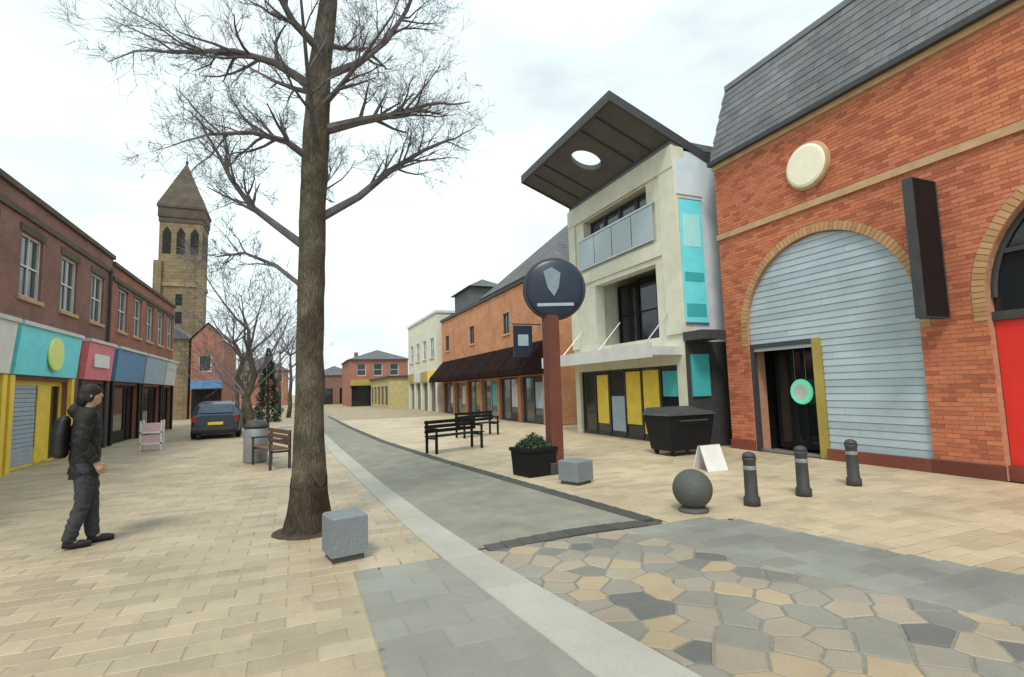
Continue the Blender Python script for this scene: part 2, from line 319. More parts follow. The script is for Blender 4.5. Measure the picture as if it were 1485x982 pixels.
band_t = lerp_tab([(-3, 7.6), (2.0, 5.75), (3.3, 5.25), (4.94, 4.95), (5.3, 4.40)])
band_b = lerp_tab([(-3, 6.2), (2.04, 4.45), (3.1, 4.09), (4.12, 3.75), (5.3, 3.45)])
CROSS = 5.3                                                 # where the carriageway meets the stone crossing

M['bedding'] = brick_mat('bedding_sand', (0.36, 0.30, 0.205), (0.40, 0.33, 0.225), (0.28, 0.235, 0.165), 0.4, 0.2, flat=True)
M['asphalt'] = mat('worn_asphalt', (0.255, 0.245, 0.20), 0.85, 0.2, 2.2, 0.6, 160, dirt=0.35)
M['slab'] = piece_mat('buff_paving', [(0.41, 0.33, 0.218), (0.45, 0.365, 0.243), (0.375, 0.30, 0.20), (0.43, 0.345, 0.228), (0.465, 0.38, 0.258)], 0.56, 0.3, 110, 0.24, 0.5, 0.38)
M['slablit'] = piece_mat('buff_paving_lit', [(0.49, 0.40, 0.265), (0.535, 0.44, 0.295), (0.455, 0.37, 0.245), (0.515, 0.42, 0.28), (0.55, 0.455, 0.31)], 0.56, 0.3, 110, 0.2, 0.5, 0.3)  # buff paving lightened: brighter light on the right pavement is put into the colour
M['slabgrey'] = piece_mat('grey_paving', [(0.265, 0.26, 0.222), (0.285, 0.28, 0.24), (0.25, 0.245, 0.21), (0.275, 0.27, 0.232)], 0.6, 0.3, 110, 0.2, 0.4, 0.35)
M['slabband'] = piece_mat('dark_grey_paving', [(0.25, 0.255, 0.225), (0.275, 0.275, 0.245), (0.235, 0.235, 0.21), (0.265, 0.26, 0.225)], 0.75, 0.3, 110, 0.25)
M['sett'] = piece_mat('mixed_setts', [(0.32, 0.28, 0.22), (0.255, 0.245, 0.21), (0.40, 0.315, 0.205), (0.29, 0.265, 0.22), (0.15, 0.15, 0.138), (0.35, 0.30, 0.225), (0.20, 0.195, 0.175), (0.33, 0.275, 0.215), (0.25, 0.235, 0.20)], 0.7, 0.5, 60, 0.2)
M['kerb'] = piece_mat('pale_kerb', [(0.40, 0.39, 0.33), (0.435, 0.425, 0.36), (0.37, 0.36, 0.31)], 0.8, 0.35, 110, 0.15)
M['edging'] = piece_mat('dark_edging', [(0.075, 0.075, 0.068), (0.095, 0.092, 0.08), (0.065, 0.065, 0.06)], 0.75, 0.4, 90, 0.2)

g = MB().add([(-900, -300, -0.02), (900, -300, -0.02), (900, 1500, -0.02), (-900, 1500, -0.02)], [(0, 1, 2, 3)]).build('ground', 'bedding'); tag(g, kind='structure')
def sheet(name, left, right, y0, y1, z, m, step=0.5):
    b = MB(); n = max(2, int((y1-y0)/step)); vs = []
    for i in range(n+1):
        y = y0 + (y1-y0)*i/n; vs += [(left(y), y, z), (right(y), y, z)]
    b.add(vs, [(2*i, 2*i+1, 2*i+3, 2*i+2) for i in range(n)]); o = b.build(name, m); tag(o, kind='structure'); return o
def slab_maker(lx, ly, gap=0.006, th=0.05, ch=0.006):
    return lambda: MB().box(-lx/2+gap/2, lx/2-gap/2, -ly/2+gap/2, ly/2-gap/2, -th, 0, ch)
def field(xa, xb, y0, y1, lx, ly, jit=0.002, gap=0.008, rnd=0.0):
    out = []; row = 0; y = y0
    while y < y1-1e-6:
        yy = y + ly/2; a, b = xa(yy), xb(yy); x = a - (lx/2 if row % 2 else 0) - random.random()*rnd*lx
        while x < b - 0.02:
            w = lx if not rnd else lx*random.choice((0.6, 0.8, 1.0, 1.25))
            x0, x1 = max(x, a), min(x+w, b)
            if x1-x0 > 0.03:
                w_ = round(x1-x0, 2); out.append((Vector(((x0+x1)/2, yy, random.uniform(-jit, jit))), (w_, ly), slab_maker(max(w_, 0.03), ly, gap)))
            x += w
        y += ly; row += 1
    return out
K0 = lambda v: (lambda y: v)
PZ = -0.0045
pv = sheet('pavement', K0(-6.6), lambda y: strip_l(y) if y > 5.2 else 0.5, -3, 60, PZ, 'bedding')
pieces(pv, 'paving_block', field(K0(-6.26), strip_l, 5.2, 34, 0.4, 0.2) + field(K0(-6.26), K0(0.5), 0.4, 5.2, 0.4, 0.2), 'slab')
pg = sheet('path', K0(0.5), strip_l, -3, 5.2, PZ, 'slabgrey')
pieces(pg, 'paving_slab', field(K0(0.5), strip_l, 0.4, 5.2, 0.45, 0.3), 'slabgrey')
pk = sheet('kerb', strip_l, strip_r, -3, 40, PZ, 'kerb')
kl = []
y = 0.6
while y < 30:
    ln = 0.9; b = [strip_l(y+0.004), strip_r(y+0.004), strip_r(y+ln-0.004), strip_l(y+ln-0.004)]; c = Vector((sum(b)/4, y+ln/2, random.uniform(0.0, 0.002)))
    def mk(b=b, c=c, ln=ln):
        q = MB(); e = 0.008
        base = [(b[0], -ln/2+.004), (b[1], -ln/2+.004), (b[2], ln/2-.004), (b[3], ln/2-.004)]
        ins = [(b[0]+e, -ln/2+.004+e), (b[1]-e, -ln/2+.004+e), (b[2]-e, ln/2-.004-e), (b[3]+e, ln/2-.004-e)]
        v = [(p[0]-c.x, p[1], -0.05) for p in base] + [(p[0]-c.x, p[1], 0.006-e) for p in base] + [(p[0]-c.x, p[1], 0.008) for p in ins]
        return q.add(v, [(3, 2, 1, 0), (8, 9, 10, 11)] + [(i, (i+1) % 4, 4+(i+1) % 4, 4+i) for i in range(4)] + [(4+i, 4+(i+1) % 4, 8+(i+1) % 4, 8+i) for i in range(4)])
    kl.append((c, ('k', round(y, 2)), mk)); y += ln
pieces(pk, 'kerb_stone', kl, 'kerb')
rd = sheet('road', strip_r, lambda y: road_r(y)-0.22, CROSS, 60, -0.006, 'asphalt')
# dark channel stones along the far side and round the end of the carriageway
ed = sheet('channel', lambda y: road_r(y)-0.22, lambda y: road_r(y)+0.02, CROSS, 40, PZ, 'edging')
el = []
y = CROSS
while y < 30:
    x = road_r(y+0.15); el.append((Vector((x-0.1, y+0.15, 0.004)), ('e',), slab_maker(0.22, 0.3, 0.008))); y += 0.3
x = strip_r(CROSS) + 0.1
while x < road_r(CROSS)-0.2:
    el.append((Vector((x+0.1, CROSS-0.02+0.10*math.sin((x-1.9)*1.5), 0.004)), ('f',), slab_maker(0.2, 0.24, 0.008))); x += 0.2
pieces(ed, 'channel_stone', el, 'edging')
cs = sheet('crossing', strip_r, band_b, -3, CROSS-0.12, PZ, mat('grey_jointing', (0.21, 0.195, 0.16), 0.9, 0.2, 20, 0.4))
def clip_poly(poly, n, d):                                # keep the side where n.p <= d
    out = []
    for i in range(len(poly)):
        p, q = poly[i], poly[(i+1) % len(poly)]; a, b = n[0]*p[0]+n[1]*p[1]-d, n[0]*q[0]+n[1]*q[1]-d
        if a <= 0: out.append(p)
        if (a < 0 < b) or (b < 0 < a): t = a/(a-b); out.append((p[0]+(q[0]-p[0])*t, p[1]+(q[1]-p[1])*t))
    return out
def random_stones(xa, xb, y0, y1, cell, gap, seed):
    rg = random.Random(seed); pts = []; out = []; j = 0; y = y0-cell
    while y < y1+cell:
        x = 1.0 + (cell*0.6 if j % 2 else 0)
        while x < 6.0: pts.append((x+rg.uniform(-.34, .34)*cell, y+rg.uniform(-.3, .3)*cell*0.8)); x += cell*1.25
        y += cell*0.8; j += 1
    for p in pts:
        poly = [(p[0]-1, p[1]-1), (p[0]+1, p[1]-1), (p[0]+1, p[1]+1), (p[0]-1, p[1]+1)]
        for q in pts:
            if q is p or abs(q[0]-p[0]) > 1.2 or abs(q[1]-p[1]) > 1.2: continue
            n = (q[0]-p[0], q[1]-p[1]); l = math.hypot(*n); n = (n[0]/l, n[1]/l); m = ((p[0]+q[0])/2, (p[1]+q[1])/2)
            poly = clip_poly(poly, n, n[0]*m[0]+n[1]*m[1]-gap/2)
            if len(poly) < 3: break
        if len(poly) < 3: continue
        for fn, sgn in ((xa, -1), (xb, 1)):
            k = (fn(p[1]+0.2)-fn(p[1]-0.2))/0.4; n = (sgn*1.0, -sgn*k); d = sgn*(fn(p[1])-k*p[1]); l = math.hypot(*n); poly = clip_poly(poly, (n[0]/l, n[1]/l), d/l-0.006)
            if len(poly) < 3: break
        if len(poly) >= 3: poly = clip_poly(poly, (0, 1), y1)
        if len(poly) >= 3: poly = clip_poly(poly, (0, -1), -y0)
        if len(poly) < 3: continue
        cx_ = sum(v[0] for v in poly)/len(poly); cy_ = sum(v[1] for v in poly)/len(poly)
        ar = abs(sum(poly[i][0]*poly[(i+1) % len(poly)][1]-poly[(i+1) % len(poly)][0]*poly[i][1] for i in range(len(poly))))/2
        if ar < 0.006: continue
        def mk(poly=poly, cx_=cx_, cy_=cy_):
            n = len(poly); lo = [Vector((x-cx_, y-cy_, -0.05)) for x, y in poly]; mid = [Vector((v.x, v.y, -0.007)) for v in lo]; top = [Vector((v.x, v.y, 0))*(1-0.011/max(0.05, v.xy.length)) for v in lo]
            for v in top: v.z = 0.0
            return MB().add(lo+mid+top, [tuple(range(n))[::-1], tuple(range(2*n, 3*n))] + [(i, (i+1) % n, n+(i+1) % n, n+i) for i in range(n)] + [(n+i, n+(i+1) % n, 2*n+(i+1) % n, 2*n+i) for i in range(n)])
        out.append((Vector((cx_, cy_, rg.uniform(-.002, .006))), ('stone', len(out)), mk))
    return out
pieces(cs, 'paving_stone', random_stones(strip_r, band_b, 0.8, CROSS-0.13, 0.27, 0.016, 5), 'sett')
bs = sheet('border', band_b, band_t, -3, CROSS-0.12, PZ, 'slabband')
pieces(bs, 'border_slab', field(band_b, band_t, 0.6, CROSS-0.15, 0.36, 0.24, 0.002), 'slabband')
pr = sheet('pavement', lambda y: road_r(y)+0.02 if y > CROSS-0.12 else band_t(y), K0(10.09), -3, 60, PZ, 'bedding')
pieces(pr, 'paving_block', field(lambda y: road_r(y)+0.02, K0(10.08), CROSS-0.1, 32.9, 0.4, 0.2) + field(band_t, K0(10.08), -0.0, CROSS-0.1, 0.4, 0.2), 'slablit')

# ------------------------------------------------------------------ walls with openings
def wall_x(x0, x1, y0, y1, z0, z1, ops=()):
    """boxes filling a wall between x0 and x1 round rectangular openings (ya, yb, za, zb)"""
    b = MB(); ys = sorted({y0, y1} | {v for o in ops for v in o[:2] if y0 < v < y1}); 
    for a, c in zip(ys, ys[1:]):
        m = (a+c)/2; cut = sorted((o[2], o[3]) for o in ops if o[0] < m < o[1]); z = z0
        for p, q in cut:
            if p > z+1e-4: b.box(x0, x1, a, c, z, p)
            z = max(z, q)
        if z < z1-1e-4: b.box(x0, x1, a, c, z, z1)
    return b
def wall_y(y0, y1, x0, x1, z0, z1, ops=()):
    b = wall_x(y0, y1, x0, x1, z0, z1, ops); b.v = [Vector((p.y, p.x, p.z)) for p in b.v]; b.f = [q[::-1] for q in b.f]; return b
def window_x(parent, X, sg, ya, yb, za, zb, rec=0.12, bars=(1, 1), fm='white', gm='glass2', sill='buffstone', fw=0.06, lintel=None):
    """window in a wall facing sg*X: a frame with glazing bars, its pane and a sill"""
    xf = X - sg*rec
    fr = MB(); a, c = sorted((xf, xf+sg*0.06))
    fr.box(a, c, ya, yb, za, za+fw); fr.box(a, c, ya, yb, zb-fw, zb); fr.box(a, c, ya, ya+fw, za+fw, zb-fw); fr.box(a, c, yb-fw, yb, za+fw, zb-fw)
    a2, c2 = sorted((xf+sg*0.01, xf+sg*0.045))
    for i in range(bars[0]): y = ya + (yb-ya)*(i+1)/(bars[0]+1); fr.box(a2, c2, y-0.02, y+0.02, za+fw, zb-fw)
    for i in range(bars[1]): z = za + (zb-za)*(i+1)/(bars[1]+1); fr.box(a2+0.002, c2+0.002, ya+fw, yb-fw, z-0.022, z+0.022)
    w = fr.build('window', fm, parent)
    a3, c3 = sorted((xf-sg*0.03, xf+sg*0.006)); Bx('pane', gm, w, a3, c3, ya+0.01, yb-0.01, za+0.01, zb-0.01)
    if sill:
        a4, c4 = sorted((X-sg*rec, X+sg*0.06)); Bx('sill', sill, w, a4, c4, ya-0.08, yb+0.08, za-0.1, za-0.003)
    if lintel:
        a5, c5 = sorted((X-sg*0.05, X+sg*0.025)); Bx('lintel', lintel, w, a5, c5, ya-0.12, yb+0.12, zb+0.003, zb+0.2)
    return w

# ------------------------------------------------------------------ right: arched brick building
FX = 10.11; YC = 10.08; EAVE = 7.2; AR = 1.885; SPR = 2.87; ARCH = (7.49, 2.745)
rb = thing('brick_building', 'red brick building with tall round arches, buff stone bands and a steep slate roof', 'building', (FX, 4, 0))
core = MB(); xa, xb = FX+0.009, FX+0.5
def arch_pts(c, r, n=28): return [(c - r*math.cos(math.pi*i/n), SPR + r*math.sin(math.pi*i/n)) for i in range(n+1)]
edges = [-8.0]
for c in sorted(ARCH): edges += [c-AR, c+AR]
edges += [YC]
for i in range(0, len(edges), 2): core.box(xa, xb, edges[i], edges[i+1], 0, EAVE)
for c in ARCH:
    p = arch_pts(c, AR); core.prism([(xa, y, z) for y, z in p] + [(xa, c+AR, EAVE), (xa, c-AR, EAVE)], (xb-xa, 0, 0))
core.box(FX+0.5, 24, YC-0.35, YC, 0, EAVE); core.box(FX+0.5, 24, -8, -7.65, 0, EAVE); core.box(23.6, 24, -7.65, YC-0.35, 0, EAVE)
core.build('wall', 'mortar', rb)
BL, BH, J = 0.215, 0.065, 0.010
bl = []
nrow = int((EAVE-0.24)/(BH+J))
for r in range(nrow):
    z = 0.24 + r*(BH+J) + BH/2; iv = [(0.0, YC)]
    if 5.30 < z < 5.46: continue                            # string course
    for c in ARCH:
        if z > SPR-0.35:
            dz = max(0, z-SPR); ro = AR+0.185
            hw = math.sqrt(ro*ro-dz*dz) if dz < ro else None
        else: hw = AR
        if hw:
            niv = []
            for a, b in iv:
                if c-hw > a: niv.append((a, min(b, c-hw)))
                if c+hw < b: niv.append((max(a, c+hw), b))
            iv = niv
    for a, b in iv:
        y = math.floor(a/(BL+J))*(BL+J) + (0 if r % 2 else (BL+J)/2) - (BL+J)
        while y < b:
            p, q = max(y, a), min(y+BL, b)
            if q-p > 0.025:
                w = round(q-p, 2); bl.append((Vector((FX+0.012, (p+q)/2, z)), (w,), (lambda w=w: MB().box(-0.012+0, 0.02, -w/2, w/2, -BH/2, BH/2))))
            y += BL+J
for q in bl: q[0].x += random.uniform(-0.0015, 0.0015)
pieces(rb, 'brick', bl, 'brick', 300, 'brickwork')
# plinth course, string course, eaves course
for i in range(0, len(edges), 2): MB().box(FX-0.05, FX+0.02, max(edges[i], -8), edges[i+1], 0, 0.225).build('plinth', 'plinth', rb)
Bx('string_course', 'buffstone', rb, FX-0.05, FX+0.02, -8, YC+0.02, 5.31, 5.45)
Bx('eaves_course', 'buffstone', rb, FX-0.06, FX+0.1, -8, YC+0.02, EAVE-0.02, EAVE+0.1)
Bx('gutter', 'charcoal', rb, FX-0.18, FX-0.04, -8, YC+0.06, EAVE+0.1, EAVE+0.21)
# voussoirs of buff brick round each arch and springer stones
vl = []
for c in ARCH:
    n = 62
    for i in range(n):
        a0, a1 = math.pi*(i+0.06)/n, math.pi*(i+0.94)/n; am = (a0+a1)/2; ctr = Vector((FX, c - (AR+0.09)*math.cos(am), SPR + (AR+0.09)*math.sin(am)))
        def mk(a0=a0, a1=a1, c=c, ctr=ctr):
            q = []
            for x in (FX-0.012, FX+0.03):
                for rr, aa in ((AR+0.004, a0), (AR+0.176, a0), (AR+0.176, a1), (AR+0.004, a1)): q.append(Vector((x, c-rr*math.cos(aa), SPR+rr*math.sin(aa)))-ctr)
            return MB().hexa(q)
        vl.append((ctr, ('v', round(c, 2), i), mk))
    for s in (-1, 1):
        for k in range(5):
            z0 = SPR-0.36+k*0.072; y0, y1 = sorted((c+s*(AR+0.004), c+s*(AR+0.176))); ctr = Vector((FX, (y0+y1)/2, z0+0.033))
            vl.append((ctr, ('sp', k), (lambda: MB().box(-0.012, 0.03, -0.086, 0.086, -0.033, 0.031))))
pieces(rb, 'voussoir', vl, 'buffbrick', 300)
# steep slate slope
RT, RX = 9.55, FX+0.62
def roof_pt(y, t): return Vector((FX-0.1 + (RX-FX+0.1)*t, y, EAVE+0.2 + (RT-EAVE-0.2)*t))
MB().hexa([roof_pt(-8, 0), roof_pt(YC+0.05, 0), roof_pt(YC+0.05, 1), roof_pt(-8, 1)] + [p+Vector((0.12, 0, -0.02)) for p in (roof_pt(-8, 0), roof_pt(YC+0.05, 0), roof_pt(YC+0.05, 1), roof_pt(-8, 1))]).build('roof', 'slateflat', rb)
rf = [o for o in rb.children if o.name.startswith('roof')][0]
MB().box(RX-0.06, 23.5, -8, YC, RT-0.02, RT+0.12).build('flat_roof', 'lead', rb)
MB().hexa([(RX+0.05, YC-0.1, EAVE+.1), (23.5, YC-0.1, EAVE+.1), (23.5, YC, EAVE+.1), (FX+0.05, YC, EAVE+.1), (RX+0.05, YC-0.1, RT-.03), (23.5, YC-0.1, RT-.03), (23.5, YC, RT-.03), (RX+0.05, YC, RT-.03)]).build('gable_cladding', 'lead', rb)
sl = []; nr = 11
nrm = Vector((-(RT-EAVE-0.2), 0, (RX-FX+0.1))).normalized(); updir = (roof_pt(0, 1)-roof_pt(0, 0)); SL = updir.length; updir.normalize()
for r in range(nr):
    y = -1.0 + (0.15 if r % 2 else 0)
    while y < YC+0.02:
        y1 = min(y+0.3, YC+0.05)
        if y1-y > 0.05:
            w = round(y1-y, 2); s0 = r*SL/nr; c = roof_pt((y+y1)/2, 0) + updir*(s0+SL/nr/2) + nrm*random.uniform(0.006, 0.010)
            def mk(w=w):
                q = []
                for e, dn in ((0.0, 0.004), (0.008, 0.012)):
                    for a, b, k in ((-w/2+.003, -SL/nr/2-.02, 1), (w/2-.003, -SL/nr/2-.02, 1), (w/2-.003, SL/nr/2, 0), (-w/2+.003, SL/nr/2, 0)):
                        q.append(Vector((0, a, 0)) + updir*b + nrm*((0.012 if k else 0.0) + (0.009 if e else 0)))
                return MB().hexa(q)
            sl.append((c, ('s', w), mk))
        y += 0.3
pieces(rf, 'slate', sl, 'slate', 300)
# roundel
o = MB().lathe((FX-0.07, 7.43, 6.22), [(0.50, 0.09), (0.52, 0.05), (0.50, 0.0), (0.46, -0.02)], 40, 'x').build('roundel', 'buffstone', rb)
MB().lathe((FX-0.10, 7.43, 6.22), [(0.455, 0.03), (0.455, 0.0), (0.40, -0.02)], 40, 'x').build('roundel_face', 'creamglow', o)
# infill of the nearer-to-corner arch: painted horizontal boards, with a doorway
AX = FX+0.09; c = ARCH[0]; DOOR = (7.74, 9.30, 2.43)
inf = MB().prism([(AX+0.05, c-AR, 0.22), (AX+0.05, DOOR[0], 0.22), (AX+0.05, DOOR[0], DOOR[2]), (AX+0.05, DOOR[1], DOOR[2]), (AX+0.05, DOOR[1], SPR-.001)] + [(AX+0.05, y, z) for y, z in arch_pts(c, AR)[::-1]][0:], (0.04, 0, 0)).build('arch_infill', 'grey', rb)
bd = []
z = 0.22; BHt = 0.142
while z < SPR+AR-0.02:
    z1 = min(z+BHt, SPR+AR-0.005); hw = AR-0.004 if z1 <= SPR else math.sqrt(max(0.0, AR*AR-(z1-SPR)**2))
    hw0 = AR-0.004 if z <= SPR else math.sqrt(max(0.0, AR*AR-(z-SPR)**2))
    spans = [(c-hw0, c-hw, c+hw, c+hw0)]
    if z1 <= DOOR[2]+0.02: spans = [(c-hw0, c-hw, DOOR[0]-0.2, DOOR[0]-0.2)]
    for a0, a1, b1, b0 in spans:
        if b0-a0 < 0.1: continue
        # stagger a joint in each course
        js = c - 0.9 + ((int(z/BHt)*0.73) % 1.9); segs = [(a0, a1, js, js), (js, js, b1, b0)] if a0+0.2 < js < b0-0.2 else [(a0, a1, b1, b0)]
        for p0, p1, q1, q0 in segs:
            ctr = Vector((AX, (p0+q0)/2, z)); 
            def mk(p0=p0, p1=p1, q1=q1, q0=q0, h=z1-z, cy=ctr.y):
                e = 0.002; return MB().hexa([Vector((x, yy-cy, zz)) for x, yy, zz in ((-0.014, p0+e, 0.0), (-0.014, q0-e, 0.0), (-0.002, q1-e, h-0.006), (-0.002, p1+e, h-0.006), (0.048, p0+e, 0), (0.048, q0-e, 0), (0.048, q1-e, h-0.006), (0.048, p1+e, h-0.006))])
            bd.append((ctr, ('b', round(z, 3), round(p0, 3)), mk))
    z += BHt
pieces(inf, 'board', bd, 'board')
MB().box(FX-0.03, AX+0.02, ARCH[0]-AR+0.002, DOOR[0]-0.2, 0, 0.218).build('plinth', 'plinth', rb)
MB().box(AX-0.05, AX+0.08, DOOR[0]-0.19, DOOR[0], 0.0, DOOR[2]+0.1).build('door_post', 'ochre', rb)
MB().box(AX-0.05, AX+0.08, DOOR[0]+.001, c+AR, DOOR[2], DOOR[2]+0.1).build('door_head', 'charcoal', rb)
MB().box(AX-0.05, AX+0.08, DOOR[1], c+AR, 0.0, DOOR[2]-.002).build('door_jamb', 'charcoal', rb)
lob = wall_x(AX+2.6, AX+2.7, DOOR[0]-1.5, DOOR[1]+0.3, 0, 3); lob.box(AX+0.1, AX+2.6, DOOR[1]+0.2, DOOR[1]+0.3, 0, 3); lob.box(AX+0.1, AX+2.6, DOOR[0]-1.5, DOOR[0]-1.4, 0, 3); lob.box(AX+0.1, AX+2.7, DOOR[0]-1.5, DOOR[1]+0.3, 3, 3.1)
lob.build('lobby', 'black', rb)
MB().box(AX+0.02, AX+0.1, DOOR[0]+0.002, DOOR[1]-0.002, 0.0, 0.06).build('threshold', 'steel', rb)
leafd = MB(); leafd.box(AX+0.62, AX+0.66, 7.76, 7.84, 0.06, 2.4); leafd.box(AX+0.62, AX+0.66, 8.46, 8.58, 0.06, 2.4); leafd.box(AX+0.62, AX+0.66, 9.2, 9.28, 0.06, 2.4); leafd.box(AX+0.62, AX+0.66, 7.84, 8.46, 2.3, 2.4); leafd.box(AX+0.62, AX+0.66, 8.58, 9.2, 2.3, 2.4)
leafd.box(AX+0.62, AX+0.66, 7.84, 8.46, 0.06, 0.2); leafd.box(AX+0.62, AX+0.66, 8.58, 9.2, 0.06, 0.2)
dd = leafd.build('door', 'black', rb)
MB().box(AX+0.635, AX+0.645, 7.84, 8.46, 0.2, 2.3).build('door_pane', 'glass', dd); MB().box(AX+0.635, AX+0.645, 8.58, 9.2, 0.2, 2.3).build('door_pane', 'glass', dd)
# glazed arch further along, red panel below the transom
c = ARCH[1]; gx = FX+0.16
MB().prism([(gx+0.05, y, z) for y, z in arch_pts(c, AR)] + [(gx+0.05, c+AR, 2.62), (gx+0.05, c-AR, 2.62)], (0.03, 0, 0)).build('arch_glazing', 'glass', rb)
gb = MB(); pts = [(gx+0.02, y, z) for y, z in arch_pts(c, AR-0.04)]; gb.tube(pts, 0.045, 6)
for dy in (-0.95, 0.0, 0.95): gb.box(gx, gx+0.049, c+dy-0.03, c+dy+0.03, 2.72, SPR+math.sqrt(AR*AR-dy*dy)-0.05)
gb.box(gx+0.001, gx+0.046, c-AR+0.1, c+AR-0.1, 3.55, 3.62)
gb.build('arch_frame', 'charcoal', rb)
MB().box(gx-0.05, gx+0.09, c-AR+0.002, c+AR-0.002, 2.50, 2.64).build('transom', 'charcoal', rb)
rp_ = []
for k in range(4):
    y0 = c-AR+0.01 + k*(2*AR-0.02)/4; rp_.append((Vector((gx+0.02, y0, 0.24)), ('r',), (lambda: MB().box(-0.02, 0.03, 0.004, (2*AR-0.02)/4-0.004, 0, 2.255))))
rpan = MB().box(gx+0.06, gx+0.1, c-AR+0.003, c+AR-0.003, 0.0, 2.5).build('lower_infill', 'charcoal', rb)
pieces(rpan, 'red_panel', rp_, 'red')
MB().box(gx-0.08, gx+0.05, c-AR+0.002, c+AR-0.002, 0.0, 0.235).build('stall_riser', 'plinth', rb)

gs = thing('hanging_sign', 'round green lit sign glowing inside the dark doorway of the brick building', 'sign', (AX+0.5, 8.52, 1.30))
MB().lathe((AX+0.5, 8.50, 1.38), [(0.27, 0.03), (0.29, 0.0), (0.27, -0.03)], 32, 'x').build('disc', 'greenlit', gs)
MB().lathe((AX+0.468, 8.50, 1.38), [(0.17, 0.0), (0.17, -0.006), (0.10, -0.007)], 24, 'x').build('emblem', 'white', gs)
hb = MB(); hb.tube([(AX+0.5, 8.36, 1.62), (AX+0.5, 8.36, 3.0)], 0.006, 6); hb.tube([(AX+0.5, 8.64, 1.62), (AX+0.5, 8.64, 3.0)], 0.006, 6); hb.build('wire', 'steel', gs)

bs_ = thing('blade_sign', 'tall black blade sign projecting from the brick pier between the two arches', 'sign', (FX, 5.18, 2.6))
MB().box(FX-0.70, FX-0.08, 5.11, 5.25, 2.62, 4.94).build('panel', 'black', bs_)
fr = MB(); fr.box(FX-0.72, FX-0.70, 5.10, 5.26, 2.60, 4.96); fr.box(FX-0.08, FX-0.06, 5.10, 5.26, 2.60, 4.96); fr.box(FX-0.70, FX-0.08, 5.10, 5.26, 2.60, 2.62); fr.box(FX-0.70, FX-0.08, 5.10, 5.26, 4.94, 4.96); fr.build('frame', 'charcoal', bs_)
for z in (2.95, 4.75): MB().box(FX-0.06, FX-0.012, 5.15, 5.21, z-0.05, z+0.05).build('bracket', 'steel', bs_)

# ------------------------------------------------------------------ right: shopping-centre entrance with the tilted canopy
EX = 9.37; EY0, EY1 = 10.75, 16.6
en = thing('entrance_building', 'cream rendered entrance block with a dark upswept canopy roof and recessed glazing', 'building', (EX, 13.5, 0))
ops = [(12.0, 15.6, 6.05, 7.45), (11.75, 15.0, 2.95, 5.05), (11.1, 16.3, 0, 2.15)]
w = wall_x(EX, EX+0.35, EY0, EY1, 0, 8.1, ops); w.build('wall', 'cream', en)
w = wall_y(EY0, EY0+0.3, EX+0.35, 16, 0, 8.0, []); w.build('return_wall', 'lilac', en)
w = wall_y(EY1-0.3, EY1, EX+0.35, 16, 0, 8.0, []); w.build('return_wall', 'cream', en)
# back of the recesses
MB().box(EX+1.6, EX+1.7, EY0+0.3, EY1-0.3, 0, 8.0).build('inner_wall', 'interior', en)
MB().box(EX+0.35, EX+1.6, EY0+0.3, EY1-0.3, 2.55, 2.75).build('floor_slab', 'offwhite', en)
MB().box(EX+0.35, EX+1.6, EY0+0.3, EY1-0.3, 5.3, 5.6).build('floor_slab', 'cream', en)
MB().box(EX+0.352, EX+1.598, 15.2, 15.4, 2.75, 5.3).build('side_wall', 'cream', en)
# cream beam under the canopy, mouldings
MB().box(EX-0.08, EX, EY0, EY1, 7.5, 8.12).build('beam', 'cream', en)
MB().box(EX-0.05, EX-0.001, EY0+0.622, EY1-0.452, 5.22, 5.62).build('spandrel', 'cream', en)
MB().box(EX-0.06, EX-0.001, EY0, EY0+0.62, 2.96, 7.495).build('pier', 'cream', en)
MB().box(EX-0.06, EX-0.001, EY1-0.45, EY1, 2.96, 7.495).build('pier', 'cream', en)
# glass balustrade and upper glazing
bal = MB().box(EX-0.10, EX-0.06, 11.6, 15.9, 5.72, 5.78).build('balustrade', 'steel', en)
for k in range(4): MB().box(EX-0.09, EX-0.075, 11.65+k*1.06, 11.65+k*1.06+1.02, 5.79, 6.75).build('glass_panel', 'glassblue', bal)
MB().box(EX-0.11, EX-0.05, 11.6, 15.9, 6.76, 6.82).build('handrail', 'steel', en)
for k in range(4):
    y0 = 12.0 + k*0.9; window_x(en, EX+0.3, -1, y0+0.01, y0+0.89, 6.06, 7.44, 0.05, (0, 0), 'charcoal', 'glass2', None)
for k in range(3):
    y0 = 11.75 + k*1.083; window_x(en, EX+0.9, -1, y0+0.01, y0+1.07, 2.96, 5.04, 0.05, (0, 1), 'black', 'glass', None)
